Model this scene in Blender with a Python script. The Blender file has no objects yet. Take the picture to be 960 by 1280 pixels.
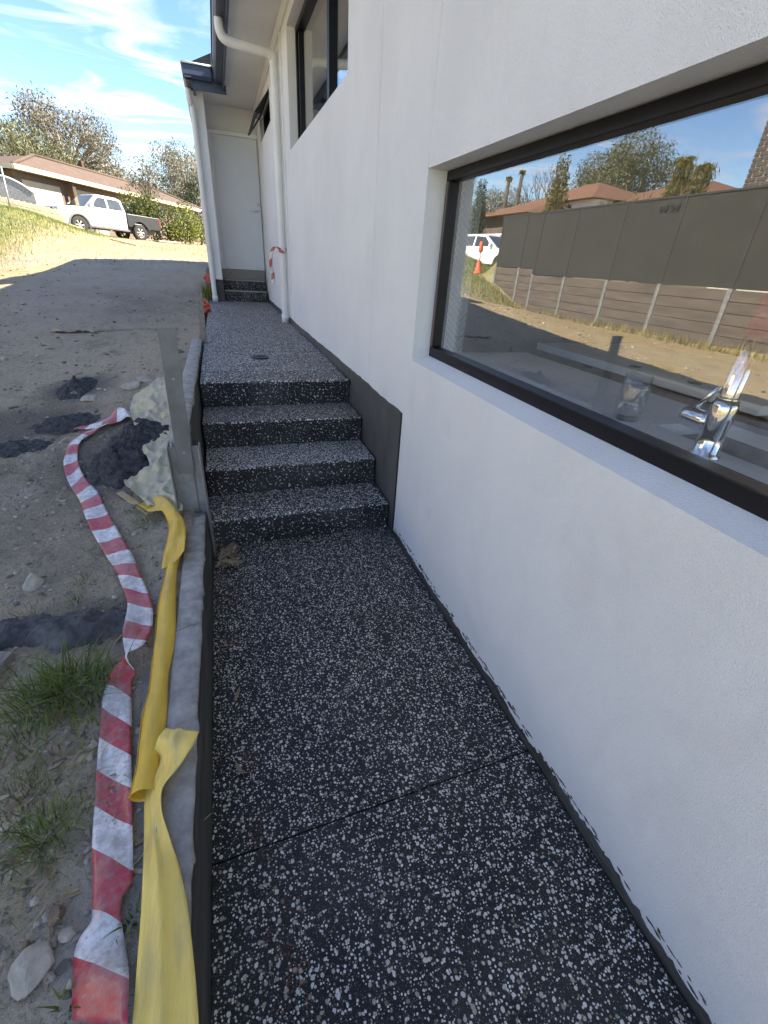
import bpy, bmesh, math, random
import numpy as np
from mathutils import Vector, Matrix
random.seed(7); RNG = np.random.default_rng(11)
rad = math.radians
sc = bpy.context.scene
col = sc.collection

# ------------------------------------------------------------------ camera
PP = np.array([480., 640.]); VY = np.array([269., 314.]); VZ = np.array([415., 1627.])
FOC = math.sqrt(-(VY - PP) @ (VZ - PP))
def _d(u, v): return np.array([u - PP[0], -(v - PP[1]), -FOC])
_y = _d(*VY); _y /= np.linalg.norm(_y)
_z = -_d(*VZ); _z -= (_z @ _y) * _y; _z /= np.linalg.norm(_z)
ROT = np.array([np.cross(_y, _z), _y, _z])
EYE = np.array([-0.8895, 0.0, 1.5])
cam_d = bpy.data.cameras.new('camera'); cam = bpy.data.objects.new('camera', cam_d); col.objects.link(cam)
cam_d.sensor_fit = 'HORIZONTAL'; cam_d.sensor_width = 36.0; cam_d.lens = 36.0 * FOC / 960.0
cam_d.clip_start = 0.02; cam_d.clip_end = 2000.0
M4 = Matrix.Identity(4)
for i in range(3):
    for j in range(3): M4[i][j] = ROT[i, j]
    M4[i][3] = EYE[i]
cam.matrix_world = M4
sc.camera = cam

# ------------------------------------------------------------------ light
SUN_TO = Vector((1.0, -0.25, 0.85)).normalized()          # towards the sun
SUN_EL = math.asin(SUN_TO.z); SUN_AZ = math.atan2(SUN_TO.x, SUN_TO.y)
w = bpy.data.worlds.new('World'); sc.world = w; w.use_nodes = True
nt = w.node_tree; nt.nodes.clear(); N = nt.nodes.new; L = nt.links.new
out = N('ShaderNodeOutputWorld'); bg = N('ShaderNodeBackground'); L(bg.outputs[0], out.inputs[0])
sky = N('ShaderNodeTexSky'); sky.sky_type = 'NISHITA'; sky.sun_disc = False
sky.sun_elevation = SUN_EL; sky.sun_rotation = SUN_AZ; sky.altitude = 300; sky.air_density = 1.0; sky.dust_density = 0.25; sky.ozone_density = 2.2
tc = N('ShaderNodeTexCoord'); sep = N('ShaderNodeSeparateXYZ'); L(tc.outputs['Generated'], sep.inputs[0])
zz = N('ShaderNodeMath'); zz.operation = 'MAXIMUM'; L(sep.outputs[2], zz.inputs[0]); zz.inputs[1].default_value = 0.06
dx = N('ShaderNodeMath'); dx.operation = 'DIVIDE'; L(sep.outputs[0], dx.inputs[0]); L(zz.outputs[0], dx.inputs[1])
dy = N('ShaderNodeMath'); dy.operation = 'DIVIDE'; L(sep.outputs[1], dy.inputs[0]); L(zz.outputs[0], dy.inputs[1])
cmb = N('ShaderNodeCombineXYZ'); L(dx.outputs[0], cmb.inputs[0]); L(dy.outputs[0], cmb.inputs[1])
mp = N('ShaderNodeMapping'); L(cmb.outputs[0], mp.inputs[0]); mp.inputs['Rotation'].default_value = (0, 0, rad(62)); mp.inputs['Scale'].default_value = (0.75, 1.25, 1)
mp.inputs['Location'].default_value = (0.35, 0.2, 0)
n1 = N('ShaderNodeTexNoise'); L(mp.outputs[0], n1.inputs['Vector']); n1.inputs['Scale'].default_value = 1.1; n1.inputs['Detail'].default_value = 9; n1.inputs['Roughness'].default_value = 0.55; n1.inputs['Distortion'].default_value = 1.3
r1 = N('ShaderNodeValToRGB'); L(n1.outputs[0], r1.inputs[0]); r1.color_ramp.elements[0].position = 0.48; r1.color_ramp.elements[1].position = 0.80
cm = N('ShaderNodeMath'); cm.operation = 'MULTIPLY'; L(r1.outputs[0], cm.inputs[0]); cm.inputs[1].default_value = 0.85
mix = N('ShaderNodeMix'); mix.data_type = 'RGBA'; L(cm.outputs[0], mix.inputs[0]); hs = N('ShaderNodeHueSaturation'); hs.inputs['Hue'].default_value = 0.509; hs.inputs['Saturation'].default_value = 1.2; hs.inputs['Value'].default_value = 0.76; L(sky.outputs[0], hs.inputs['Color']); L(hs.outputs[0], mix.inputs[6]); mix.inputs[7].default_value = (4.0, 4.1, 4.3, 1)
L(mix.outputs[2], bg.inputs[0]); bg.inputs[1].default_value = 0.085
sl = bpy.data.lights.new('sun', 'SUN'); so = bpy.data.objects.new('sun', sl); col.objects.link(so)
sl.energy = 3.2; sl.angle = rad(0.53); sl.color = (1.0, 0.93, 0.82)
so.rotation_euler = SUN_TO.to_track_quat('Z', 'Y').to_euler(); so.location = (20, -5, 30)
sc.view_settings.view_transform = 'Standard'; sc.view_settings.look = 'None'; sc.view_settings.gamma = 1.0
sc.view_settings.use_curve_mapping = False
sc.view_settings.exposure = 2.55
sc.view_settings.use_white_balance = True; sc.view_settings.white_balance_temperature = 7100; sc.view_settings.white_balance_tint = 10

# ------------------------------------------------------------------ material helpers
def new_mat(name):
    m = bpy.data.materials.new(name); m.use_nodes = True
    t = m.node_tree; b = t.nodes['Principled BSDF']
    return m, t, b
def nd(t, typ, **kw):
    n = t.nodes.new(typ)
    for k, v in kw.items():
        if k.startswith('i_'): n.inputs[k[2:].replace('_', ' ')].default_value = v
        else: setattr(n, k, v)
    return n
def c4(c): return (c[0], c[1], c[2], 1.0)
def ramp(t, fac, stops):
    r = t.nodes.new('ShaderNodeValToRGB'); cr = r.color_ramp
    while len(cr.elements) < len(stops): cr.elements.new(0.5)
    for e, (p, c) in zip(cr.elements, stops): e.position = p; e.color = c4(c)
    t.links.new(fac, r.inputs[0]); return r.outputs[0]
def mixc(t, fac, a, b, mode='MIX'):
    m = t.nodes.new('ShaderNodeMix'); m.data_type = 'RGBA'; m.blend_type = mode
    for s, v in ((0, fac), (6, a), (7, b)):
        if hasattr(v, 'links'): t.links.new(v, m.inputs[s])
        elif s == 0: m.inputs[0].default_value = v
        else: m.inputs[s].default_value = c4(v)
    return m.outputs[2]
def math_(t, op, a, b=0.0):
    m = t.nodes.new('ShaderNodeMath'); m.operation = op
    for i, v in enumerate((a, b)):
        if hasattr(v, 'links'): t.links.new(v, m.inputs[i])
        else: m.inputs[i].default_value = v
    return m.outputs[0]
def coords(t, scale=(1, 1, 1), which='Object'):
    tcn = t.nodes.new('ShaderNodeTexCoord'); mpn = t.nodes.new('ShaderNodeMapping')
    mpn.inputs['Scale'].default_value = scale; t.links.new(tcn.outputs[which], mpn.inputs[0]); return mpn.outputs[0]
def noise(t, vec, scale, detail=5, rough=0.55, dist=0.0):
    n = t.nodes.new('ShaderNodeTexNoise'); t.links.new(vec, n.inputs['Vector'])
    n.inputs['Scale'].default_value = scale; n.inputs['Detail'].default_value = detail; n.inputs['Roughness'].default_value = rough; n.inputs['Distortion'].default_value = dist
    return n
def bump(t, b, h, strength, dist, prev=None):
    n = t.nodes.new('ShaderNodeBump'); n.inputs['Strength'].default_value = strength; n.inputs['Distance'].default_value = dist
    t.links.new(h, n.inputs['Height'])
    if prev is not None: t.links.new(prev, n.inputs['Normal'])
    t.links.new(n.outputs[0], b.inputs['Normal']); return n.outputs[0]
def pm(name, c, c2=None, rough=0.7, scale=6.0, bs=0.0, bscale=80.0, bd=0.002, metal=0.0, stretch=(1, 1, 1), rv=0.1, spec=0.5, lo=0.35, hi=0.68):
    """plain procedural material: two tones by noise, a little roughness change, fine relief"""
    m, t, b = new_mat(name); v = coords(t, stretch)
    n = noise(t, v, scale, 6, 0.6)
    c2 = c2 or tuple(x * 0.72 for x in c)
    t.links.new(ramp(t, n.outputs[0], ((lo, c2), (hi, c))), b.inputs['Base Color'])
    mr = t.nodes.new('ShaderNodeMapRange'); t.links.new(n.outputs[0], mr.inputs[0]); mr.inputs[3].default_value = max(0.02, rough - rv); mr.inputs[4].default_value = min(1, rough + rv)
    t.links.new(mr.outputs[0], b.inputs['Roughness']); b.inputs['Metallic'].default_value = metal; b.inputs['Specular IOR Level'].default_value = spec
    if bs > 0:
        n2 = noise(t, v, bscale, 4, 0.6); bump(t, b, n2.outputs[0], bs, bd)
    return m
M = {}
# --- exposed aggregate: black cement with pale pebbles of uneven size
def aggregate(name='exposed_aggregate', k1=.66, k2=.70, k3=.55, grow=0.0, dustc=(0.085, 0.08, 0.072), dusta=0.42):
    m, t, b = new_mat(name); v = coords(t)
    wn = noise(t, v, 70, 2); sub = t.nodes.new('ShaderNodeVectorMath'); sub.operation = 'MULTIPLY_ADD'
    t.links.new(wn.outputs['Color'], sub.inputs[0]); sub.inputs[1].default_value = (0.005, 0.005, 0.005); t.links.new(v, sub.inputs[2])
    vec = sub.outputs[0]
    def layer(scale, rmin, rmax, keep):
        a = t.nodes.new('ShaderNodeTexVoronoi'); a.inputs['Scale'].default_value = scale; a.inputs['Randomness'].default_value = 0.9; t.links.new(vec, a.inputs['Vector'])
        s = t.nodes.new('ShaderNodeSeparateColor'); t.links.new(a.outputs['Color'], s.inputs[0])
        r = t.nodes.new('ShaderNodeMapRange'); t.links.new(s.outputs[0], r.inputs[0]); r.inputs[3].default_value = rmin; r.inputs[4].default_value = rmax
        d = math_(t, 'SUBTRACT', r.outputs[0], a.outputs['Distance'])
        e = t.nodes.new('ShaderNodeMapRange'); t.links.new(d, e.inputs[0]); e.inputs[1].default_value = 0.0; e.inputs[2].default_value = 0.07
        k = math_(t, 'LESS_THAN', s.outputs[1], keep)
        return math_(t, 'MULTIPLY', e.outputs[0], k), s.outputs[2]
    m1, q1 = layer(78, 0.20, 0.47 + grow, k1); m2, q2 = layer(135, 0.19, 0.46 + grow, k2); m3, q3 = layer(300, 0.18, 0.44, k3)
    ge = t.nodes.new('ShaderNodeNewGeometry'); sn = t.nodes.new('ShaderNodeSeparateXYZ'); t.links.new(ge.outputs['True Normal'], sn.inputs[0])
    up = t.nodes.new('ShaderNodeMapRange'); t.links.new(math_(t, 'ABSOLUTE', sn.outputs[2]), up.inputs[0]); up.inputs[1].default_value = 0.1; up.inputs[2].default_value = 0.7; up.inputs[3].default_value = 0.36; up.inputs[4].default_value = 1.0   # formed risers show less stone
    hid = math_(t, 'LESS_THAN', noise(t, v, 70, 2, 0.5).outputs[0], math_(t, 'ADD', math_(t, 'MULTIPLY', up.outputs[0], 0.9), 0.1))
    m1 = math_(t, 'MULTIPLY', m1, hid); m2 = math_(t, 'MULTIPLY', m2, hid); m3 = math_(t, 'MULTIPLY', m3, up.outputs[0])
    patch = noise(t, v, 2.2, 3)
    base = ramp(t, noise(t, v, 260, 4, 0.7).outputs[0], ((0.3, (0.006, 0.0063, 0.0072)), (0.75, (0.028, 0.029, 0.032))))
    dust = noise(t, v, 3.1, 5, 0.65)
    base = mixc(t, ramp(t, dust.outputs[0], ((0.46, (0, 0, 0)), (0.8, (dusta,) * 3))), base, dustc)
    peb = lambda q: ramp(t, q, ((0.0, (0.14, 0.12, 0.09)), (0.12, (0.36, 0.31, 0.24)), (0.28, (0.58, 0.55, 0.49)), (0.6, (0.74, 0.73, 0.69)), (0.9, (0.84, 0.83, 0.80)), (1.0, (0.44, 0.34, 0.24))))
    c = mixc(t, math_(t, 'MULTIPLY', m3, 0.7), base, (0.20, 0.20, 0.20)); c = mixc(t, m2, c, peb(q2)); c = mixc(t, m1, c, peb(q1))
    t.links.new(c, b.inputs['Base Color'])
    hm = math_(t, 'MAXIMUM', m1, math_(t, 'MULTIPLY', m2, 0.7)); hm = math_(t, 'ADD', hm, math_(t, 'MULTIPLY', noise(t, v, 420, 3).outputs[0], 0.5))
    bump(t, b, hm, 0.55, 0.0025)
    b.inputs['Specular IOR Level'].default_value = 0.3; t.links.new(ramp(t, noise(t, v, 60, 3).outputs[0], ((0.3, (0.5,) * 3), (0.7, (0.75,) * 3))), b.inputs['Roughness'])
    return m
M['agg'] = aggregate()
M['agg_brightened'] = aggregate('brightened_aggregate', .95, .92, .7, .06, (0.13, 0.128, 0.122), 0.55)  # denser pale stone and dust: grazing-view brightening put into the colour
# --- acrylic textured render
def stucco():
    m, t, b = new_mat('textured_render'); v = coords(t)
    big = noise(t, v, 1.3, 6, 0.62); mid = noise(t, coords(t, (1, 1, 0.35)), 5, 5, 0.6)
    c = ramp(t, big.outputs[0], ((0.3, (0.74, 0.74, 0.735)), (0.6, (0.81, 0.81, 0.80))))
    c = mixc(t, ramp(t, mid.outputs[0], ((0.54, (0, 0, 0)), (0.75, (0.15,) * 3))), c, (0.62, 0.605, 0.58)); sm = noise(t, coords(t, (1, 1.6, 0.8)), 2.3, 4, 0.6, 1.2); c = mixc(t, ramp(t, sm.outputs[0], ((0.58, (0, 0, 0)), (0.72, (0.15,) * 3))), c, (0.57, 0.55, 0.52))
    t.links.new(c, b.inputs['Base Color']); b.inputs['Roughness'].default_value = 0.82; b.inputs['Specular IOR Level'].default_value = 0.3
    g = noise(t, coords(t, (1, 1, 1)), 400, 1, 0.4); g2 = noise(t, v, 210, 1, 0.4)
    h = math_(t, 'ADD', g.outputs[0], math_(t, 'MULTIPLY', g2.outputs[0], 0.9))
    nrm = bump(t, b, h, 0.7, 0.0045)
    bump(t, b, big.outputs[0], 0.12, 0.03, nrm)
    return m
M['stucco'] = stucco()
# --- site dirt
def dirt():
    m, t, b = new_mat('site_dirt'); v = coords(t)
    big = noise(t, v, 0.55, 7, 0.62); mid = noise(t, v, 4.5, 6, 0.65); fine = noise(t, v, 42, 5, 0.7)
    c = ramp(t, big.outputs[0], ((0.32, (0.29, 0.25, 0.19)), (0.5, (0.41, 0.345, 0.25)), (0.68, (0.50, 0.42, 0.29))))
    c = mixc(t, ramp(t, mid.outputs[0], ((0.5, (0, 0, 0)), (0.72, (0.75,) * 3))), c, (0.42, 0.38, 0.32))
    c = mixc(t, ramp(t, mid.outputs[0], ((0.28, (0.5,) * 3), (0.45, (0, 0, 0)))), c, (0.12, 0.105, 0.085))
    c = mixc(t, ramp(t, fine.outputs[0], ((0.3, (0.5,) * 3), (0.52, (0, 0, 0)))), c, (0.09, 0.078, 0.062))
    vo = t.nodes.new('ShaderNodeTexVoronoi'); vo.inputs['Scale'].default_value = 75; t.links.new(v, vo.inputs['Vector'])
    ss = t.nodes.new('ShaderNodeSeparateColor'); t.links.new(vo.outputs['Color'], ss.inputs[0])
    st = math_(t, 'MULTIPLY', math_(t, 'LESS_THAN', vo.outputs['Distance'], 0.36), math_(t, 'LESS_THAN', ss.outputs[0], 0.45))
    c = mixc(t, math_(t, 'MULTIPLY', st, 0.7), c, ramp(t, ss.outputs[1], ((0, (0.13, 0.12, 0.105)), (1, (0.40, 0.37, 0.32)))))
    v2 = t.nodes.new('ShaderNodeTexVoronoi'); v2.inputs['Scale'].default_value = 190; t.links.new(v, v2.inputs['Vector']); s2 = t.nodes.new('ShaderNodeSeparateColor'); t.links.new(v2.outputs['Color'], s2.inputs[0])
    g2_ = math_(t, 'MULTIPLY', math_(t, 'LESS_THAN', v2.outputs['Distance'], 0.42), math_(t, 'LESS_THAN', s2.outputs[0], 0.4)); c = mixc(t, math_(t, 'MULTIPLY', g2_, 0.6), c, ramp(t, s2.outputs[1], ((0, (0.10, 0.088, 0.07)), (0.5, (0.24, 0.21, 0.165)), (1, (0.55, 0.51, 0.44)))))
    # straw and dry grass growing over the far ground
    at_ = t.nodes.new('ShaderNodeAttribute'); at_.attribute_name = 'cover'
    sa = t.nodes.new('ShaderNodeSeparateColor'); t.links.new(at_.outputs['Color'], sa.inputs[0])
    gcol = ramp(t, noise(t, v, 3.0, 6, 0.7).outputs[0], ((0.3, (0.13, 0.155, 0.04)), (0.55, (0.26, 0.25, 0.09)), (0.75, (0.46, 0.38, 0.20))))
    c = mixc(t, math_(t, 'MULTIPLY', sa.outputs[0], ramp(t, noise(t, v, 1.4, 6, 0.7).outputs[0], ((0.3, (0.3,) * 3), (0.6, (1,) * 3)))), c, gcol)
    c = mixc(t, math_(t, 'MULTIPLY', sa.outputs[1], 0.85), c, ramp(t, mid.outputs[0], ((0.3, (0.36, 0.335, 0.29)), (0.7, (0.47, 0.44, 0.39)))))   # cement dust
    c = mixc(t, math_(t, 'MULTIPLY', sa.outputs[2], 0.6), c, ramp(t, fine.outputs[0], ((0.3, (0.028, 0.030, 0.034)), (0.7, (0.075, 0.078, 0.085)))))  # spilt slurry
    sunlit_clay_c = ramp(t, mid.outputs[0], ((0.25, (0.29, 0.20, 0.09)), (0.5, (0.40, 0.295, 0.135)), (0.75, (0.48, 0.37, 0.19)))); c = mixc(t, math_(t, 'MULTIPLY', at_.outputs['Alpha'], 0.8), c, sunlit_clay_c)  # clay yellow with the sun's warmth painted in
    t.links.new(c, b.inputs['Base Color']); b.inputs['Roughness'].default_value = 0.95; b.inputs['Specular IOR Level'].default_value = 0.15
    h = math_(t, 'ADD', math_(t, 'MULTIPLY', fine.outputs[0], 0.6), math_(t, 'MULTIPLY', st, 0.5)); h = math_(t, 'ADD', h, math_(t, 'MULTIPLY', noise(t, v, 160, 4, 0.7).outputs[0], 0.4))
    bump(t, b, h, 1.0, 0.022)
    return m
M['dirt'] = dirt()
M['slurry'] = pm('dried_slurry', (0.10, 0.104, 0.112), (0.022, 0.024, 0.028), 0.8, 38, 1.0, 110, 0.022)
M['slurry_dusty'] = pm('dusty_slurry', (0.15, 0.145, 0.14), (0.045, 0.046, 0.05), 0.9, 9, 0.9, 60, 0.010)
M['concrete'] = pm('sleeper_concrete', (0.43, 0.415, 0.385), (0.24, 0.23, 0.212), 0.9, 20, 0.7, 110, 0.004)
M['membrane'] = pm('black_membrane', (0.085, 0.082, 0.074), (0.035, 0.033, 0.03), 0.7, 9, 1.0, 26, 0.012, stretch=(1, 0.35, 2.2))
M['skirt'] = pm('grey_membrane', (0.105, 0.10, 0.092), (0.06, 0.058, 0.054), 0.62, 5, 0.35, 60, 0.002, stretch=(1, 1, 0.4))
M['steel'] = pm('galvanised_steel', (0.40, 0.40, 0.395), (0.26, 0.26, 0.255), 0.55, 14, 0.1, 80, 0.001, metal=0.55)
M['steel_bar'] = pm('dusty_steel', (0.22, 0.222, 0.215), (0.15, 0.15, 0.145), 0.6, 10, 0.15, 90, 0.001, metal=0.25)
M['white_paint'] = pm('white_pvc', (0.76, 0.76, 0.745), (0.68, 0.68, 0.66), 0.45, 4, rv=0.06)
M['soffit'] = pm('soffit_paint', (0.72, 0.72, 0.70), (0.66, 0.66, 0.645), 0.7, 2)
M['door'] = pm('door_paint', (0.66, 0.67, 0.68), (0.62, 0.63, 0.64), 0.5, 2)
M['dark_frame'] = pm('black_aluminium', (0.006, 0.0065, 0.009), (0.005, 0.005, 0.007), 0.42, 20, rv=0.05, spec=0.3)
M['gutter'] = pm('slate_blue_steel', (0.045, 0.062, 0.105), (0.038, 0.052, 0.088), 0.42, 5, rv=0.06)
M['brownframe'] = pm('bronze_seal', (0.16, 0.125, 0.09), None, 0.5, 12)
M['chrome'] = pm('chrome', (0.82, 0.82, 0.84), (0.78, 0.78, 0.8), 0.08, 3, rv=0.02, metal=1.0)
M['dark_red'] = pm('dark_red_ghost', (0.30, 0.05, 0.05), (0.2, 0.035, 0.035), 0.35, 9)
M['stone'] = pm('pale_stone_top', (0.82, 0.82, 0.82), (0.77, 0.77, 0.775), 0.25, 5, rv=0.04)
M['cab'] = pm('oak_veneer', (0.30, 0.22, 0.14), (0.20, 0.14, 0.09), 0.5, 4, stretch=(1, 8, 1))
M['room'] = pm('room_paint', (0.22, 0.22, 0.215), (0.19, 0.19, 0.185), 0.8, 2)
M['floor'] = pm('room_floor', (0.10, 0.09, 0.08), (0.07, 0.065, 0.06), 0.5, 3)
M['ceramic'] = pm('grey_ceramic', (0.34, 0.375, 0.40), (0.26, 0.29, 0.315), 0.3, 5, rv=0.08)
M['grout'] = pm('white_grout', (0.80, 0.80, 0.79), None, 0.9, 9)
M['black'] = pm('black_plastic', (0.015, 0.015, 0.016), None, 0.5, 9)
M['rubber'] = pm('tyre_rubber', (0.028, 0.028, 0.03), None, 0.85, 9, 0.3, 60)
M['yellow'] = pm('yellow_poly', (0.78, 0.50, 0.05), (0.62, 0.39, 0.06), 0.42, 7, 0.5, 16, 0.006, rv=0.1, stretch=(3, 1, 1))
M['yellow_sheet'] = pm('dusty_yellow_poly', (0.85, 0.62, 0.15), (0.56, 0.43, 0.18), 0.55, 9, 0.6, 22, 0.006, stretch=(3, 0.6, 1), lo=0.28, hi=0.52)
M['yellow_faded'] = pm('faded_yellow_poly', (0.60, 0.52, 0.30), (0.42, 0.39, 0.32), 0.75, 9, 0.7, 26, 0.008)
M['timber'] = pm('weathered_timber', (0.30, 0.275, 0.24), (0.17, 0.155, 0.135), 0.85, 5, 0.5, 50, 0.002, stretch=(12, 1, 12))
M['ply'] = pm('pale_plywood', (0.55, 0.44, 0.24), (0.42, 0.33, 0.18), 0.8, 3, stretch=(1, 6, 1))
M['rock'] = pm('pale_rock', (0.52, 0.48, 0.41), (0.31, 0.285, 0.24), 0.92, 14, 0.8, 60, 0.006)
M['rock_brown'] = pm('brown_rock', (0.27, 0.195, 0.14), (0.15, 0.11, 0.08), 0.92, 18, 0.8, 60, 0.006)
M['gravel'] = None
M['dry_leaf'] = pm('dry_leaf', (0.36, 0.285, 0.19), (0.19, 0.14, 0.09), 0.8, 30)
M['rust_leaf'] = pm('rust_litter', (0.24, 0.095, 0.055), (0.12, 0.05, 0.032), 0.85, 30)
M['straw'] = pm('straw', (0.42, 0.36, 0.24), (0.26, 0.22, 0.14), 0.85, 30)
M['orange'] = pm('orange_plastic', (0.70, 0.15, 0.06), (0.45, 0.09, 0.05), 0.55, 12, 0.4, 40, 0.004)
M['pink'] = pm('faded_red_plastic', (0.62, 0.16, 0.14), (0.42, 0.08, 0.08), 0.55, 12, 0.4, 40, 0.004)
M['carwhite'] = pm('white_car_paint', (0.80, 0.80, 0.80), (0.76, 0.76, 0.76), 0.22, 2, rv=0.03)
M['carblack'] = pm('black_car_paint', (0.03, 0.03, 0.034), None, 0.3, 5)
M['cargrey'] = pm('dusty_bumper', (0.13, 0.13, 0.13), None, 0.6, 9)
M['carglass'] = pm('tinted_glass', (0.06, 0.07, 0.08), (0.04, 0.05, 0.06), 0.06, 3, rv=0.02)
M['lamp'] = pm('clear_lamp', (0.65, 0.67, 0.70), None, 0.15, 6)
M['redlamp'] = pm('red_lamp', (0.30, 0.02, 0.02), None, 0.2, 6)
M['gold'] = pm('gold_print', (0.72, 0.58, 0.20), None, 0.5, 9)
M['ink'] = pm('dark_print', (0.04, 0.035, 0.03), None, 0.5, 9)
M['cream'] = pm('cream_fascia', (0.72, 0.64, 0.42), None, 0.6, 3)
M['house_brick'] = pm('brown_brick', (0.17, 0.125, 0.10), (0.11, 0.08, 0.065), 0.9, 6, 0.4, 30, 0.01)
M['beige'] = pm('beige_cladding', (0.42, 0.36, 0.28), (0.36, 0.31, 0.245), 0.7, 3)
M['fence_grey'] = pm('grey_fence_sheet', (0.040, 0.039, 0.034), (0.03, 0.03, 0.026), 0.6, 2.5, 0.2, 5, 0.01)
M['fence_cap'] = pm('dark_fence_rail', (0.05, 0.05, 0.048), None, 0.5, 8)
M['sleeper_brown'] = pm('brown_grey_sleeper', (0.15, 0.122, 0.10), (0.085, 0.07, 0.06), 0.9, 3, 0.7, 25, 0.006, stretch=(1, 0.4, 3))
M['brick_dark'] = pm('dark_brick', (0.10, 0.082, 0.068), (0.06, 0.05, 0.045), 0.85, 9, 0.4, 40, 0.003)
M['mortar'] = pm('pale_mortar', (0.75, 0.70, 0.60), None, 0.95, 9, 0.3, 60)
M['bark'] = pm('pale_gum_bark', (0.40, 0.35, 0.29), (0.22, 0.18, 0.15), 0.9, 4, 0.5, 20, 0.01, stretch=(1, 1, 0.3))
M['bark_dark'] = pm('dark_bark', (0.13, 0.105, 0.085), (0.07, 0.055, 0.045), 0.95, 5, 0.6, 20, 0.01, stretch=(1, 1, 0.3))
def leafmat(name, a, b2, trans=0.25):
    m, t, b = new_mat(name)
    g = t.nodes.new('ShaderNodeNewGeometry')
    c = ramp(t, g.outputs['Random Per Island'], ((0.0, b2), (0.55, a), (1.0, tuple(min(1, x * 1.5) for x in a))))
    t.links.new(c, b.inputs['Base Color']); b.inputs['Roughness'].default_value = 0.6; b.inputs['Specular IOR Level'].default_value = 0.3
    tr = t.nodes.new('ShaderNodeBsdfTranslucent'); t.links.new(c, tr.inputs[0]); mx = t.nodes.new('ShaderNodeMixShader'); mx.inputs[0].default_value = trans
    o = t.nodes['Material Output']; t.links.new(b.outputs[0], mx.inputs[1]); t.links.new(tr.outputs[0], mx.inputs[2]); t.links.new(mx.outputs[0], o.inputs[0])
    return m
M['gravel'] = leafmat('site_gravel', (0.30, 0.27, 0.225), (0.12, 0.105, 0.085), 0.0)
M['gum'] = leafmat('gum_leaf', (0.15, 0.155, 0.082), (0.075, 0.08, 0.042))
M['gum_brown'] = leafmat('bronze_gum_leaf', (0.17, 0.15, 0.10), (0.085, 0.072, 0.05))
M['gum_pale'] = leafmat('pale_gum_leaf', (0.21, 0.205, 0.145), (0.105, 0.10, 0.07))
M['bush'] = leafmat('bush_leaf', (0.115, 0.135, 0.035), (0.035, 0.05, 0.018))
M['bush_lime'] = leafmat('lime_leaf', (0.17, 0.19, 0.035), (0.07, 0.09, 0.02))
M['conifer'] = leafmat('conifer_leaf', (0.20, 0.18, 0.05), (0.09, 0.085, 0.028), 0.4)
M['dark_leaf'] = leafmat('dark_leaf', (0.04, 0.055, 0.025), (0.018, 0.026, 0.013))
M['grass'] = leafmat('grass_blade', (0.14, 0.19, 0.045), (0.06, 0.095, 0.022), 0.35)
M['dry_grass'] = leafmat('dry_grass_blade', (0.28, 0.24, 0.08), (0.13, 0.13, 0.035), 0.3)
def rooftile(name, a, b2):
    m, t, b = new_mat(name); v = coords(t)
    c = ramp(t, noise(t, v, 2.5, 6, 0.7).outputs[0], ((0.3, b2), (0.7, a))); t.links.new(c, b.inputs['Base Color']); b.inputs['Roughness'].default_value = 0.85
    wv = t.nodes.new('ShaderNodeTexWave'); wv.wave_type = 'BANDS'; wv.bands_direction = 'Z'; wv.wave_profile = 'SAW'; wv.inputs['Scale'].default_value = 3.2; wv.inputs['Distortion'].default_value = 0.4
    t.links.new(v, wv.inputs[0]); bump(t, b, wv.outputs[0], 0.8, 0.04)
    return m
M['roof_brown'] = rooftile('brown_roof_tile', (0.135, 0.09, 0.066), (0.09, 0.062, 0.047))
M['roof_terra'] = rooftile('terracotta_roof_tile', (0.24, 0.12, 0.07), (0.15, 0.08, 0.05))
M['roof_red'] = rooftile('red_roof_tile', (0.45, 0.10, 0.06), (0.32, 0.07, 0.05))
M['roof_own'] = rooftile('slate_roof_tile', (0.05, 0.055, 0.065), (0.035, 0.04, 0.048))
def tape_mat():
    m, t, b = new_mat('barrier_tape_print')
    uv = t.nodes.new('ShaderNodeUVMap'); s = t.nodes.new('ShaderNodeSeparateXYZ'); t.links.new(uv.outputs[0], s.inputs[0])
    a = math_(t, 'ADD', s.outputs[1], math_(t, 'MULTIPLY', s.outputs[0], 0.16)); f = math_(t, 'FRACT', a)
    k = math_(t, 'LESS_THAN', f, 0.5)
    n = noise(t, coords(t), 22, 6, 0.68)
    red = ramp(t, n.outputs[0], ((0.3, (0.36, 0.05, 0.065)), (0.6, (0.52, 0.05, 0.07)))); wh = ramp(t, n.outputs[0], ((0.32, (0.44, 0.43, 0.42)), (0.58, (0.78, 0.78, 0.79))))
    c = mixc(t, k, wh, red)
    n2 = noise(t, coords(t), 70, 5, 0.7); c = mixc(t, ramp(t, n2.outputs[0], ((0.48, (0, 0, 0)), (0.72, (0.7,) * 3))), c, (0.30, 0.27, 0.235)); n3 = noise(t, coords(t), 9, 4, 0.6); c = mixc(t, ramp(t, n3.outputs[0], ((0.45, (0, 0, 0)), (0.7, (0.55,) * 3))), c, (0.36, 0.32, 0.28))
    t.links.new(c, b.inputs['Base Color']); b.inputs['Roughness'].default_value = 0.3
    bump(t, b, noise(t, coords(t, (1, 1, 1)), 30, 4).outputs[0], 0.4, 0.004)
    return m
M['tape'] = tape_mat()
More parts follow.
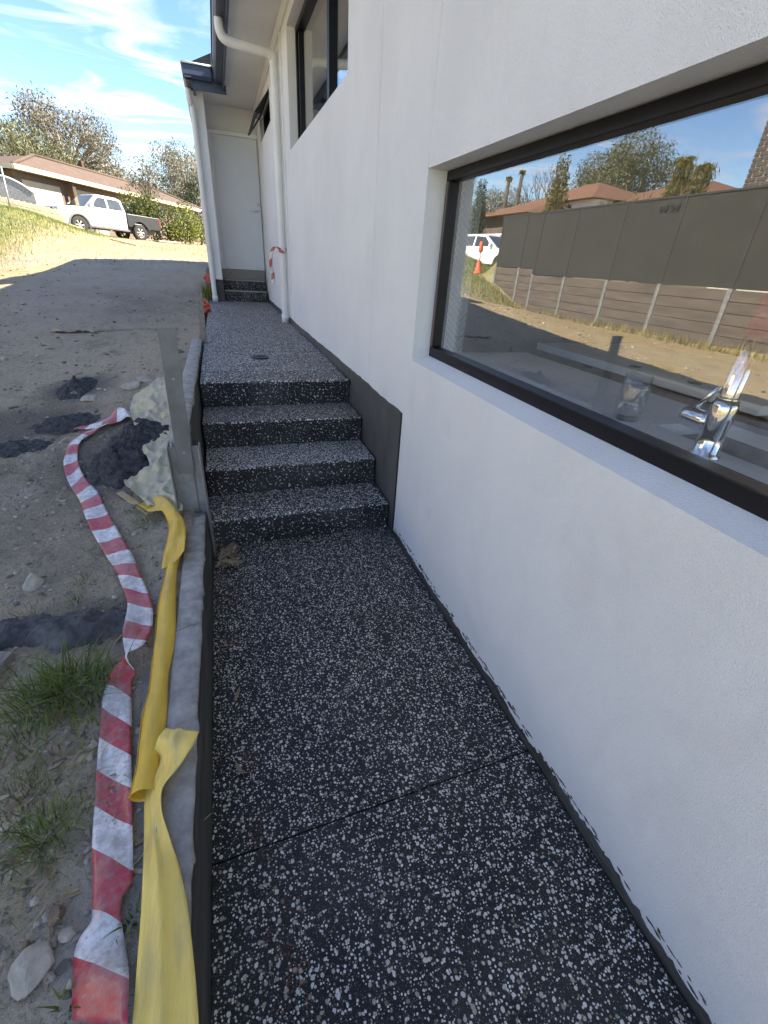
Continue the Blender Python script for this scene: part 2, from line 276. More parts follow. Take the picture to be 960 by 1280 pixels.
def pane_mat(name, f0, tint=(0.86, 0.9, 0.9)):
    m, t, b = new_mat(name); t.nodes.remove(b)
    lw = t.nodes.new('ShaderNodeLayerWeight'); lw.inputs[0].default_value = 0.5
    p = math_(t, 'POWER', lw.outputs['Facing'], 4.2); f = math_(t, 'ADD', math_(t, 'MULTIPLY', p, 1 - f0), f0)
    tr = t.nodes.new('ShaderNodeBsdfTransparent'); tr.inputs[0].default_value = c4(tint); gl = t.nodes.new('ShaderNodeBsdfGlossy'); gl.inputs['Roughness'].default_value = 0.0; gl.inputs[0].default_value = (0.95, 0.96, 0.97, 1)
    mx = t.nodes.new('ShaderNodeMixShader'); t.links.new(f, mx.inputs[0]); t.links.new(tr.outputs[0], mx.inputs[1]); t.links.new(gl.outputs[0], mx.inputs[2])
    t.links.new(mx.outputs[0], t.nodes['Material Output'].inputs[0]); return m
M['pane'] = pane_mat('window_glass', 0.18, (1.0, 1.0, 1.0))
M['tumbler'] = pane_mat('drinking_glass', 0.10, (0.98, 0.985, 0.985))

# ------------------------------------------------------------------ mesh helpers
LOCAL = set()          # things whose parts are modelled in their own axes
class MB:
    def __init__(s): s.v = []; s.f = []; s.uv = {}
    def add(s, vs, fs):
        o = len(s.v); s.v += [tuple(map(float, p)) for p in vs]; s.f += [tuple(i + o for i in f) for f in fs]; return s
    def box(s, a, b):
        (x0, y0, z0), (x1, y1, z1) = a, b
        return s.add([(x0, y0, z0), (x1, y0, z0), (x1, y1, z0), (x0, y1, z0), (x0, y0, z1), (x1, y0, z1), (x1, y1, z1), (x0, y1, z1)],
                     [(0, 3, 2, 1), (4, 5, 6, 7), (0, 1, 5, 4), (1, 2, 6, 5), (2, 3, 7, 6), (3, 0, 4, 7)])
    def hexa(s, p): return s.add(p, [(0, 3, 2, 1), (4, 5, 6, 7), (0, 1, 5, 4), (1, 2, 6, 5), (2, 3, 7, 6), (3, 0, 4, 7)])
    def tube(s, pts, r, n=10, cap=True):
        pts = [Vector(p) for p in pts]; k = len(pts); r = r if isinstance(r, (list, tuple)) else [r] * k
        vs = []; prev = None
        for i, p in enumerate(pts):
            d = (pts[min(i + 1, k - 1)] - pts[max(i - 1, 0)]).normalized()
            if prev is None:
                a = d.orthogonal().normalized()
            else:
                a = prev - d * prev.dot(d); a = a.normalized() if a.length > 1e-6 else d.orthogonal().normalized()
            prev = a; b = d.cross(a)
            for j in range(n):
                t = 2 * math.pi * j / n; vs.append(p + (a * math.cos(t) + b * math.sin(t)) * r[i])
        fs = [(i * n + j, i * n + (j + 1) % n, (i + 1) * n + (j + 1) % n, (i + 1) * n + j) for i in range(k - 1) for j in range(n)]
        if cap: fs += [tuple(range(n - 1, -1, -1)), tuple(range((k - 1) * n, k * n))]
        return s.add(vs, fs)
    def prism(s, poly, axis, a, b):
        """poly: 2-D points in the other two axes (in x,y,z order)"""
        def mk(p, t):
            q = list(p); q.insert(axis, t); return q
        n = len(poly); vs = [mk(p, a) for p in poly] + [mk(p, b) for p in poly]
        return s.add(vs, [tuple(range(n - 1, -1, -1)), tuple(range(n, 2 * n))] + [(i, (i + 1) % n, n + (i + 1) % n, n + i) for i in range(n)])
    def lathe(s, prof, c=(0, 0, 0), n=24, axis='z'):
        vs = []
        for (r, h) in prof:
            for j in range(n):
                t = 2 * math.pi * j / n; x, y = r * math.cos(t), r * math.sin(t)
                p = (x, y, h) if axis == 'z' else ((x, h, y) if axis == 'y' else (h, x, y)); vs.append((p[0] + c[0], p[1] + c[1], p[2] + c[2]))
        k = len(prof)
        return s.add(vs, [(i * n + j, i * n + (j + 1) % n, (i + 1) * n + (j + 1) % n, (i + 1) * n + j) for i in range(k - 1) for j in range(n)])
    def grid(s, P):
        """P[i][j] points"""
        a, b = len(P), len(P[0])
        return s.add([p for row in P for p in row], [(i * b + j, i * b + j + 1, (i + 1) * b + j + 1, (i + 1) * b + j) for i in range(a - 1) for j in range(b - 1)])
    def mesh(s, name, mat, smooth=False):
        me = bpy.data.meshes.new(name); me.from_pydata(s.v, [], s.f); me.validate()
        bm = bmesh.new(); bm.from_mesh(me); bmesh.ops.recalc_face_normals(bm, faces=bm.faces); bm.to_mesh(me); bm.free()
        if mat: me.materials.append(M[mat] if isinstance(mat, str) else mat)
        if smooth:
            for p in me.polygons: p.use_smooth = True
        return me
    def build(s, name, mat, parent=None, smooth=False, bev=0.0, seg=2, **tags):
        me = s.mesh(name, mat, smooth)
        return link(name, me, parent, bev, seg, **tags)
def link(name, me, parent=None, bev=0.0, seg=2, loc=None, **tags):
    o = bpy.data.objects.new(name, me); col.objects.link(o)
    if parent is not None:
        o.parent = parent
        if parent.type == 'EMPTY' and parent.name not in LOCAL: o.matrix_parent_inverse = Matrix.Translation(-Vector(parent.location))
    if loc is not None: o.location = loc
    if bev > 0:
        mo = o.modifiers.new('bevel', 'BEVEL'); mo.width = bev; mo.segments = seg; mo.limit_method = 'ANGLE'; mo.angle_limit = rad(40)
    if tags: tag(o, **tags)
    return o
def tag(o, label=None, cat=None, group=None, kind=None):
    if label: o['label'] = label
    if cat: o['category'] = cat
    if group: o['group'] = group
    if kind: o['kind'] = kind
    return o
def thing(name, label, cat, loc=(0, 0, 0), group=None):
    o = bpy.data.objects.new(name, None); col.objects.link(o); o.location = loc; o.empty_display_size = 0.1
    return tag(o, label, cat, group)
def struct(name, mb, mat, smooth=False, bev=0.0): return mb.build(name, mat, None, smooth, bev, kind='structure')

# ------------------------------------------------------------------ terrain
CT = np.array([(-1.25, -1, .2), (-1.25, .5, .21), (-1.25, 1.5, .22), (-1.25, 2.3, .27), (-1.25, 3.2, .46), (-1.25, 4.2, .61), (-1.25, 5.2, .68), (-1.25, 7, .69), (-1.3, 9, .72), (-1.4, 11, .85), (-1.5, 13.2, 1.15),
    (-2.5, -1, .2), (-2.2, .8, .2), (-2.2, 2, .24), (-2.3, 3.5, .38), (-2.4, 5, .52), (-2.5, 7, .62), (-3, 9, .75), (-4.5, -2, .35), (-4.5, 3, .38), (-4.5, 6, .5), (-4.5, 8, .65), (-4.5, 10, .85), (-4.6, 15, 1.2),
    (-7.9, -3, .38), (-7.9, 3, .38), (-7.9, 7, .38), (-7.9, 11.6, .33), (-7.9, 13.5, .45), (-7.9, 15, .95), (-8, 17, 1.35), (-6.3, 17, 1.45), (-7.3, 20, 2.0), (-7.7, 22, 2.4), (-8.2, 25, 2.45),
    (-7.1, 29.3, 1.88), (-4.66, 31.4, 1.76), (-4, 30, 1.78), (-2, 30, 1.72), (-2, 22, 1.5), (-4.5, 22, 1.5), (-5.5, 25, 1.75), (-10, 32, 2.1), (-2, 45, 2.0), (0, 20, 1.4), (5, 20, 1.4), (10, 14, 1.2), (-11, 21, 1.6), (-14, 25, 1.7), (-11, 5, .45), (-15, 12, .5),
    (-60, 60, 3), (60, 60, 2.5), (-60, -40, .5), (60, -40, .5), (0, 100, 3.5), (-60, 10, 1.5), (10, -20, .3)])
def _tps(r2): return np.where(r2 > 1e-12, 0.5 * r2 * np.log(np.maximum(r2, 1e-12)), 0.0)
_n = len(CT); _K = _tps(((CT[:, None, :2] - CT[None, :, :2]) ** 2).sum(-1)) + np.eye(_n) * 0.15
_P = np.c_[np.ones(_n), CT[:, :2]]; _A = np.block([[_K, _P], [_P.T, np.zeros((3, 3))]])
_W = np.linalg.solve(_A, np.r_[CT[:, 2], 0, 0, 0])
def sst(a, b, x): t = np.clip((x - a) / (b - a), 0, 1); return t * t * (3 - 2 * t)
def terrain(x, y):
    x = np.asarray(x, float); y = np.asarray(y, float); sh = np.broadcast(x, y).shape
    xf = np.broadcast_to(x, sh).ravel(); yf = np.broadcast_to(y, sh).ravel()
    cx = np.clip(xf, -70, 70); cy = np.clip(yf, -45, 100); z = np.empty(len(xf))
    for i in range(0, len(xf), 20000):
        a = np.c_[cx[i:i + 20000], cy[i:i + 20000]]
        k = _tps(((a[:, None, :] - CT[None, :, :2]) ** 2).sum(-1))
        z[i:i + 20000] = k @ _W[:_n] + _W[_n] + a @ _W[_n + 1:]
    z += 0.95 * (1 - sst(-8.2, -8.06, xf)) * (1 - sst(15.2, 17.0, yf)) * sst(-40, -20, xf)
    return z.reshape(sh)
def _h(i, j, s):
    v = np.sin(i * 127.1 + j * 311.7 + s * 74.7) * 43758.5453; return v - np.floor(v)
def vnoise(x, y, s=0):
    i = np.floor(x); j = np.floor(y); u = x - i; v = y - j; u = u * u * (3 - 2 * u); v = v * v * (3 - 2 * v)
    return (_h(i, j, s) * (1 - u) + _h(i + 1, j, s) * u) * (1 - v) + (_h(i, j + 1, s) * (1 - u) + _h(i + 1, j + 1, s) * u) * v
def fbm(x, y, s=0, o=4):
    a = 0; k = 0.5
    for i in range(o): a = a + k * (vnoise(x * 2 ** i, y * 2 ** i, s + i) - 0.5); k *= 0.55
    return a
def rough(x, y):
    d = np.hypot(x + 1.2, y); f = np.clip(1.0 - d / 60, 0.1, 1)
    return (0.05 * fbm(x * 1.6, y * 1.6, 3) + 0.030 * fbm(x * 7, y * 7, 5) + 0.026 * fbm(x * 24, y * 24, 9, 3)) * f
def ground_z(x, y): return terrain(x, y) + rough(np.asarray(x, float), np.asarray(y, float))
def ray(u, v):
    r = ROT @ _d(u, v); return r / np.linalg.norm(r)
def at(u, v, axis, val):
    r = ray(u, v); return EYE + r * (val - EYE[axis]) / r[axis]
def G(u, v, lift=0.0):
    """the spot of ground that lies in this direction"""
    r = ray(u, v); t = np.linspace(0.8, 90, 1100); p = EYE[None] + t[:, None] * r[None]
    g = terrain(p[:, 0], p[:, 1]); k = int(np.argmax(p[:, 2] < g + lift))
    a, b = t[k - 1], t[k]
    for _ in range(18):
        m = (a + b) / 2; q = EYE + m * r
        if q[2] < float(terrain(q[0], q[1])) + lift: b = m
        else: a = m
    q = EYE + b * r; return Vector((q[0], q[1], float(ground_z(q[0], q[1])) + lift))
def gz(x, y): return float(ground_z(x, y))

def spaced(lo, hi, near, fine, growth):
    xs = [near]; s = fine
    while xs[-1] < hi: xs.append(xs[-1] + s); s *= growth
    s = fine; a = [near]
    while a[-1] > lo: a.append(a[-1] - s); s *= growth
    return np.array(sorted(set(a[1:] + xs)))
def make_ground():
    xs = np.concatenate([[-1500, -700, -300, -150, -90], -1.2 - np.cumsum(0.012 * 1.0215 ** np.arange(233))[::-1], [-1.2, -1.185, -1.16, -1.14, -1.12, -1.0, -.5, 0, 2, 5, 9.5, 10.2], np.linspace(11, 75, 22), [150, 300, 700, 1500]])
    ys = np.concatenate([[-1500, -600, -200, -90, -50, -30, -18, -12, -8.2, -7.8, -5, -3, -1.5, -.8], -0.4 + np.cumsum(np.concatenate([np.full(230, 0.014), 0.014 * 1.0165 ** np.arange(245)])), [110, 160, 300, 600, 1500]])
    ys = ys[np.argsort(ys)]
    X, Y = np.meshgrid(xs, ys, indexing='ij')
    Z = ground_z(X, Y)
    under = (X > -1.13) & (X < 10) & (Y > -2.2) & (Y < 13.05)
    Z = np.where(under, -0.45, Z)
    a, b = X.shape
    idx = np.arange(a * b).reshape(a, b)
    fs = np.stack([idx[:-1, :-1], idx[1:, :-1], idx[1:, 1:], idx[:-1, 1:]], -1).reshape(-1, 4)
    me = bpy.data.meshes.new('ground'); me.vertices.add(a * b); me.vertices.foreach_set('co', np.stack([X, Y, Z], -1).ravel().astype(np.float32))
    nf = len(fs); me.loops.add(nf * 4); me.polygons.add(nf); me.loops.foreach_set('vertex_index', fs.ravel().astype(np.int32))
    me.polygons.foreach_set('loop_start', (np.arange(nf) * 4).astype(np.int32)); me.update(calc_edges=True)
    me.polygons.foreach_set('use_smooth', np.ones(nf, bool))
    # ground cover: red = grass, green = cement dust along the sleepers, blue = spilt slurry, alpha = yellow painted on sunlit ground
    grass = np.clip(sst(11, 17, Y) * sst(5.2, 7.0, -X) * 1.0 + sst(17, 27, Y) * 0.12 + sst(-8.3, -9, X) * 0.9 * 0, 0, 1)
    grass = np.where(X < -8.1, 0.9, grass); grass = np.where((X > 10) | (Y < -4), 0.8, grass)
    dust = np.exp(-((X + 1.27) / 0.10) ** 2) * sst(2.9, 1.0, Y) * (0.6 + 0.8 * (fbm(X * 6, Y * 6, 21) + 0.3))
    sl_ = np.zeros_like(X)
    for (cx, cy, rx, ry) in SPILLS:
        d = ((X - cx) / rx) ** 2 + ((Y - cy) / ry) ** 2; sl_ = np.maximum(sl_, sst(1.25, 0.5, np.sqrt(d) + 0.5 * fbm(X * 9, Y * 9, 31)))
    sunlit_clay = np.clip(np.maximum(sst(-3.6, -4.8, X) * sst(14.5, 12.5, Y) * sst(-8.2, -7.9, X), sst(13.5, 17, Y) * sst(-8.5, -6.2, X) * 0.85) * (0.75 + 1.2 * fbm(X * .9, Y * .9, 51)), 0, 1) * (1 - grass)  # clay yellow and sun warmth painted on ground outside the house shadow
    ca = me.color_attributes.new('cover', 'FLOAT_COLOR', 'POINT')
    ca.data.foreach_set('color', np.stack([grass, np.clip(dust, 0, 1), sl_, sunlit_clay], -1).ravel().astype(np.float32))
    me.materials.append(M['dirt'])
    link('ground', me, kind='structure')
SP = [G(152, 572), G(178, 548), G(95, 486), G(80, 528), G(110, 780), G(25, 790), G(20, 530)]
SPILLS = [(SP[0].x, SP[0].y, .42, .42), (SP[1].x, SP[1].y, .25, .3), (SP[2].x, SP[2].y, .3, .3), (SP[3].x, SP[3].y, .26, .2), (SP[4].x, SP[4].y, .28, .16), (SP[5].x, SP[5].y, .2, .1), (SP[6].x, SP[6].y, .5, .35)]
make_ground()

# ------------------------------------------------------------------ paths and steps
JY = 0.70
def slab(y0a, y0b, y1a, y1b, zt): return [(-1.079, y0a, -.3), (-.012, y0b, -.3), (-.012, y1b, -.3), (-1.079, y1a, -.3), (-1.079, y0a, zt), (-.012, y0b, zt), (-.012, y1b, zt), (-1.079, y1a, zt)]
mb = MB().hexa(slab(-1.2, -1.2, .6910, .7320, 0.0)).hexa(slab(.6960, .7370, 2.36, 2.36, 0.0)).hexa(slab(.6910, .7320, .6960, .7370, -.02))
struct('lower_path', mb, 'agg')
mb = MB().box((-1.088, 3.70, 0.25), (-0.012, 7.596, 0.70)).box((-1.088, 7.604, 0.25), (-0.012, 9.70, 0.70))
struct('upper_path', mb, 'agg_brightened')
def stairs(name, label, ys, zs, x0, x1, loc):
    t = thing(name, label, 'steps', loc)
    for i, (y, z) in enumerate(zip(ys, zs)):
        y2 = ys[i + 1] + 0.0 if i + 1 < len(ys) else y + 0.34
        z0 = zs[i - 1] - 0.06 if i else zs[0] - 0.24
        MB().box((x0 - 0.001 * i, y + 0.0, z0 - 0.1), (x1, y2 + 0.02 if i + 1 < len(ys) else y2, z)).build('step', 'agg_brightened', t, bev=0.012, seg=3)
    return t
stairs('steps', 'flight of four dark pebbled concrete steps beside the white wall', [2.325, 2.64, 3.0, 3.36], [.175, .35, .525, .701], -1.087, -0.014, (-.55, 2.33, 0))
t = stairs('porch_steps', 'two dark pebbled steps under the white door at the far end', [9.63, 9.86], [.88, 1.05], -.80, -0.03, (-.4, 9.63, .7))
for y, z in ((9.63, .88), (9.86, 1.05)): MB().box((-.80, y - 0.006, z - 0.012), (-0.03, y + 0.02, z + 0.003)).build('nosing', 'concrete', t)
mb = MB(); mb.lathe([(0.0, 0.0), (0.075, 0.0), (0.075, 0.006), (0.062, 0.006), (0.06, 0.002), (0.0, 0.002)], (-.612, 4.226, .7035), 28)
dc = mb.build('drain_cover', 'black', None, True, label='small round black drain cover set in the upper path', cat='drain cover')

# ------------------------------------------------------------------ the white house
HS = thing('rendered_house', 'white rendered house with black framed windows along the path', 'house', (4, 3, 0))
O1 = (-.43, 2.174, 1.075, 1.856); O2 = (3.61, 6.15, 2.50, 3.46); O3 = (7.9, 9.42, 3.07, 3.43)
def wall_with(openings, y0, y1, z0, z1, xa, xb):
    mb = MB(); ys = sorted({y0, y1, *[o[0] for o in openings], *[o[1] for o in openings]}); zs = sorted({z0, z1, *[o[2] for o in openings], *[o[3] for o in openings]})
    for a, b in zip(ys, ys[1:]):
        run = None
        for c, d in zip(zs, zs[1:]):
            hole = any(o[0] <= a and b <= o[1] and o[2] <= c and d <= o[3] for o in openings)
            if hole:
                if run: mb.box((xa, a, run[0]), (xb, b, run[1])); run = None
            else: run = (run[0], d) if run else (c, d)
        if run: mb.box((xa, a, run[0]), (xb, b, run[1]))
    return mb
wall_with([O1, O2, O3], -1.7, 10.06, -.4, 3.62, 0.0, 0.16).build('wall', 'stucco', HS)
# sloping render sill of the kitchen window
MB().prism([(0.0, 1.0752), (0.155, 1.0752), (0.155, 1.112), (0.092, 1.100)], 1, O1[0] + .001, O1[1] - .001).build('window_sill', 'stucco', HS)
MB().box((-.002, O1[1] - .004, O1[3] + .002), (.004, O1[1] + .003, 3.6)).build('control_joint', 'soffit', HS)
MB().box((-.0022, 2.905, .8), (.004, 2.909, 3.6)).build('control_joint', 'stucco', HS)
wb = MB().box((9.8, -1.7, -.4), (10, 13, 3.62)).box((.16, -1.7, -.4), (.45, -1.5, 3.62)).box((4.6, -1.7, -.4), (9.8, -1.5, 3.62)).box((.45, -1.7, 2.62), (4.6, -1.5, 3.62)).box((.45, -1.7, -.4), (4.6, -1.5, .22)).box((0.02, 12.8, -.4), (9.8, 13, 3.62)); wb.build('wall', 'stucco', HS)  # wide opening in the unseen end wall, added to light the kitchen bench
# porch: wing wall, wall behind it, door wall
MB().box((-.99, 9.50, .60), (-.815, 12.9, 3.6)).build('wing_wall', 'stucco', HS)
MB().box((-.994, 9.492, .60), (-.811, 9.9, 1.06)).build('plinth', 'membrane', HS)
MB().box((-.812, 10.12, .6), (.0, 10.3, 3.62)).build('wall', 'stucco', HS)
MB().box((.46, -1.62, .225), (4.59, -1.61, 2.615)).build('glass', 'tumbler', HS)  # pane of the added end-wall opening, out of view
dr = MB().box((-.745, 10.055, 1.225), (-.012, 10.10, 3.215)).build('door', 'door', HS, bev=.003)
mb = MB().box((-.812, 10.045, 1.225), (-.748, 10.118, 3.27)).box((-.748, 10.045, 3.218), (-.001, 10.118, 3.27)); mb.build('door_frame', 'white_paint', HS)
hz, hx = 2.18, -.075
MB().lathe([(0, 0), (.026, 0), (.026, -.008), (.011, -.012), (.011, -.05), (0, -.05)], (hx, 10.055, hz), 16, 'y').tube([(hx, 10.005, hz), (hx - .05, 10.003, hz + .002), (hx - .13, 10.008, hz)], [.011, .010, .008], 8).build('handle', 'chrome', dr, True)
MB().lathe([(0, 0), (.024, 0), (.024, -.012), (0, -.014)], (hx + .01, 10.055, hz + .11), 16, 'y').build('lock', 'chrome', dr, True)
MB().box((-.81, 9.99, 1.052), (-.03, 10.12, 1.222)).build('threshold', 'timber', HS, bev=.004)
# eaves
MB().box((-.515, -1.7, 3.60), (.155, 9.0, 3.615)).build('soffit', 'soffit', HS)
MB().box((-.92, 9.0, 3.602), (.155, 13.4, 3.617)).build('soffit', 'soffit', HS)
MB().prism([(-.001, 3.60), (-.045, 3.60), (-.045, 3.585), (-.018, 3.545), (-.001, 3.545)], 1, -1.65, 8.99).build('cornice', 'white_paint', HS)
MB().prism([(-.001, 3.60), (-.04, 3.60), (-.04, 3.575), (-.001, 3.545)], 1, 9.0, 10.04).build('cornice', 'white_paint', HS)
MB().box((-.54, -1.7, 3.545), (-.517, 8.98, 3.76)).build('fascia', 'gutter', HS)
MB().box((-.945, 9.0, 3.545), (-.921, 13.4, 3.76)).build('fascia', 'gutter', HS)
MB().box((-.945, 8.982, 3.50), (-.49, 8.999, 3.76)).build('fascia', 'gutter', HS, bev=.002)
gp = [(x + .06, z) for x, z in [(-.602, 3.60), (-.69, 3.60), (-.715, 3.635), (-.715, 3.735), (-.728, 3.735), (-.728, 3.752), (-.705, 3.752), (-.705, 3.64), (-.688, 3.612), (-.602, 3.612)]]
MB().prism(gp, 1, -1.7, 8.96).build('gutter', 'gutter', HS)
MB().prism([(x - .405, z) for x, z in gp], 1, 8.86, 13.4).build('gutter', 'gutter', HS)
gq = [(8.98, 3.60), (8.90, 3.60), (8.875, 3.635), (8.875, 3.735), (8.86, 3.735), (8.86, 3.752), (8.885, 3.752), (8.885, 3.64), (8.905, 3.612), (8.98, 3.612)]
MB().prism(gq, 0, -1.06, -.68).build('gutter', 'gutter', HS)
MB().tube([(-1.065, 8.866, 3.752), (-.68, 8.866, 3.752)], .012, 8).build('gutter_bead', 'white_paint', HS, True)
MB().tube([(-.662, -1.7, 3.757), (-.662, 8.9, 3.757)], .009, 8).build('gutter_bead', 'white_paint', HS, True)
rf = MB().add([(-.60, -1.9, 3.74), (10.5, -1.9, 3.74), (10.5, 13.5, 3.74), (-.60, 13.5, 3.74), (5, 3, 5.9), (5, 8, 5.9)], [(0, 1, 2, 3), (0, 4, 1), (1, 4, 5, 2), (2, 5, 3), (3, 5, 4, 0)])
rf.build('roof', 'roof_own', HS)
MB().add([(-1.0, 8.9, 3.745), (-.595, 8.9, 3.745), (-.595, 13.45, 3.745), (-1.0, 13.45, 3.745), (-.595, 8.9, 3.93), (-.595, 13.45, 3.93)], [(0, 1, 4), (0, 4, 5, 3), (3, 5, 2), (0, 3, 2, 1), (1, 2, 5, 4)]).build('roof', 'roof_own', HS)
# wall foot: grey waterproofing with a torn edge
def ragged(y0, y1, step, zf, seed):
    rn = random.Random(seed); ys = []; y = y0
    while y < y1: ys.append(y); y += step * rn.uniform(.4, 1.6)
    ys.append(y1); return [(y, zf(y) + rn.uniform(-1, 1) * .0035) for y in ys]
def strip(top, zb, thick):
    mb = MB(); n = len(top); vs = []
    for y, z in top: vs += [(-thick, y, zb), (-thick, y, z), (0.001, y, z)]
    fs = []
    for i in range(n - 1):
        a = i * 3; fs += [(a, a + 1, a + 4, a + 3), (a + 1, a + 2, a + 5, a + 4)]
    return mb.add(vs, fs)
lo = ragged(-1.2, 2.25, .012, lambda y: .030 + .020 * float(fbm(np.array(y * 6.), np.array(2.), 8)) * 2 + .008 * (random.random() < .18), 3)
strip(lo, -.02, .006).build('waterproof_strip', 'membrane', HS)
hi_ = ragged(2.252, 3.36, .06, lambda y: .777 + .003 * math.sin(y * 9), 5); strip(hi_, -.02, .005).build('waterproof_panel', 'skirt', HS)
hi_ = ragged(3.361, 9.6, .12, lambda y: .777 - .02 * float(sst(3.3, 6, y)) + .003 * math.sin(y * 5), 6); strip(hi_, .66, .005).build('waterproof_strip', 'skirt', HS)
MB().box((-.0075, 2.246, .02), (.001, 2.254, .778)).build('waterproof_edge', 'black', HS)
rn = random.Random(8); mb = MB()
for i in range(150):
    y = rn.uniform(-.4, 2.2); z = rn.uniform(.036, .062); l = rn.uniform(.008, .035); hh = rn.uniform(.001, .004)
    mb.add([(-.0022, y, z), (-.0022, y + l * .5, z - hh), (-.0022, y + l, z + hh * .4), (-.0022, y + l * .6, z + hh), (.001, y, z), (.001, y + l * .5, z - hh), (.001, y + l, z + hh * .4), (.001, y + l * .6, z + hh)], [(0, 1, 2, 3), (0, 1, 5, 4), (1, 2, 6, 5), (2, 3, 7, 6), (3, 0, 4, 7)])
mb.build('membrane_flecks', 'membrane', HS, kind='stuff')
# --- kitchen window
def frame_rect(y0, y1, z0, z1, fw, xa, xb, zb=None):
    zb = zb or fw
    return MB().box((xa, y0, z0), (xb, y1, z0 + zb)).box((xa, y0, z1 - fw), (xb, y1, z1)).box((xa, y0, z0 + zb), (xb, y0 + fw, z1 - fw)).box((xa, y1 - fw, z0 + zb), (xb, y1, z1 - fw))
wk = frame_rect(O1[0] + .002, O1[1] - .002, 1.096, O1[3] - .002, .036, .088, .150, .048).build('kitchen_window', 'dark_frame', HS, bev=.003)
MB().box((.0865, O1[1] - .030, 1.15), (.0878, O1[1] - .012, O1[3] - .04)).build('seal', 'brownframe', wk)
MB().box((.112, O1[0] + .036, 1.142), (.118, O1[1] - .036, O1[3] - .036)).build('glass', 'pane', wk)
# --- high sliding window
wu = frame_rect(O2[0] + .002, O2[1] - .002, O2[2] + .002, O2[3] - .002, .045, .085, .150).build('high_window', 'dark_frame', HS, bev=.003)
MB().box((.078, 4.52, O2[2] + .05), (.150, 4.60, O2[3] - .05)).build('mullion', 'dark_frame', wu, bev=.003)
MB().box((.10, 6.02, O2[2] + .05), (.148, 6.055, O2[3] - .05)).build('mullion', 'dark_frame', wu, bev=.003)
MB().box((.112, O2[0] + .045, O2[2] + .047), (.117, 4.52, O2[3] - .047)).build('glass', 'pane', wu)
MB().box((.126, 4.60, O2[2] + .047), (.131, 6.02, O2[3] - .047)).build('glass', 'pane', wu)
# --- small awning window, sash pushed open
ws = frame_rect(O3[0] + .002, O3[1] - .002, O3[2] + .002, O3[3] - .002, .04, .06, .150).build('awning_window', 'dark_frame', HS, bev=.003)
def tilt(p, a=rad(38)):
    x, y, z = p; dz = z - (O3[3] - .03); return (x + dz * math.sin(a) * 1.0, y, O3[3] - .03 + dz * math.cos(a))
sm = frame_rect(O3[0] + .03, O3[1] - .03, O3[2] + .0, O3[3] - .03, .045, .0, .03); sm.v = [tilt(p) for p in sm.v]; sm.build('sash', 'dark_frame', ws)
gm = MB().box((.012, O3[0] + .075, O3[2] + .045), (.018, O3[1] - .075, O3[3] - .075)); gm.v = [tilt(p) for p in gm.v]; gm.build('glass', 'pane', ws)
# --- rooms behind the glass
MB().box((.165, -1.495, .15), (5.0, 9.6, .2)).build('room_floor', 'floor', HS)
mb = MB().box((.165, 2.95, .2), (5, 3.05, 3.59)).box((5, -1.495, .2), (5.1, 9.6, 3.59)).box((.165, 9.6, .2), (5, 9.7, 3.59)); mb.build('room_wall', 'room', HS)
MB().box((.165, -1.495, 2.75), (5, 2.95, 2.8)).build('room_ceiling', 'room', HS)
# --- tiled nib wall beside the window, herringbone tiles
nib = MB().box((.166, 2.262, .2), (.322, 2.36, 2.70)).build('splashback', 'grout', HS)
tw, tl = .0225, .090; cl = []
def herring():
    c45 = math.sqrt(.5); ox, oz = .16, 1.05
    for i in range(-40, 40):
        for j in range(-14, 16):
            # classic herringbone cell, turned by 45 degrees
            for k in (0, 1):
                if k == 0: a0, b0, a1, b1 = i * tw + j * tl, i * tw - j * tl, i * tw + j * tl + tl, i * tw - j * tl + tw
                else: a0, b0, a1, b1 = i * tw + j * tl + 0, i * tw - j * tl + tw, i * tw + j * tl + tw, i * tw - j * tl + tw + tl
                yield [((a - b) * c45 + ox, (a + b) * c45 + oz) for a, b in ((a0, b0), (a1, b0), (a1, b1), (a0, b1))]
def clip(poly, x0, x1, z0, z1):
    for ax, lim, sgn in ((0, x0, 1), (0, x1, -1), (1, z0, 1), (1, z1, -1)):
        o = []
        for p, q in zip(poly, poly[1:] + poly[:1]):
            pi, qi = sgn * (p[ax] - lim) >= 0, sgn * (q[ax] - lim) >= 0
            if pi: o.append(p)
            if pi != qi:
                f = (lim - p[ax]) / (q[ax] - p[ax]); o.append((p[0] + f * (q[0] - p[0]), p[1] + f * (q[1] - p[1])))
        poly = o
        if not poly: return None
    return poly
seen = set(); ntile = 0
for q in herring():
    cx, cz = sum(p[0] for p in q) / 4, sum(p[1] for p in q) / 4
    key = (round(cx, 3), round(cz, 3))
    if key in seen or not (.10 < cx < .40 and 1.0 < cz < 1.95): continue
    seen.add(key); s = .93
    q = [(cx + (p[0] - cx) * (1 - .0026 / .09 * 1.6), cz + (p[1] - cz) * (1 - .0026 / .09 * 1.6)) for p in q]
    # even joint on all sides
    e1 = Vector(q[1]) - Vector(q[0]); e2 = Vector(q[3]) - Vector(q[0]); j = .0016
    u1, u2 = e1.normalized() * j, e2.normalized() * j; V2 = [Vector(p) for p in q]
    q = [tuple(V2[0] + u1 + u2), tuple(V2[1] - u1 + u2), tuple(V2[2] - u1 - u2), tuple(V2[3] + u1 - u2)]
    q = clip(q, .170, .320, 1.104, 1.88)
    if q and len(q) >= 3:
        MB().prism(q, 1, 2.2585, 2.263).build('tile', 'ceramic', nib); ntile += 1
        if ntile > 290: break

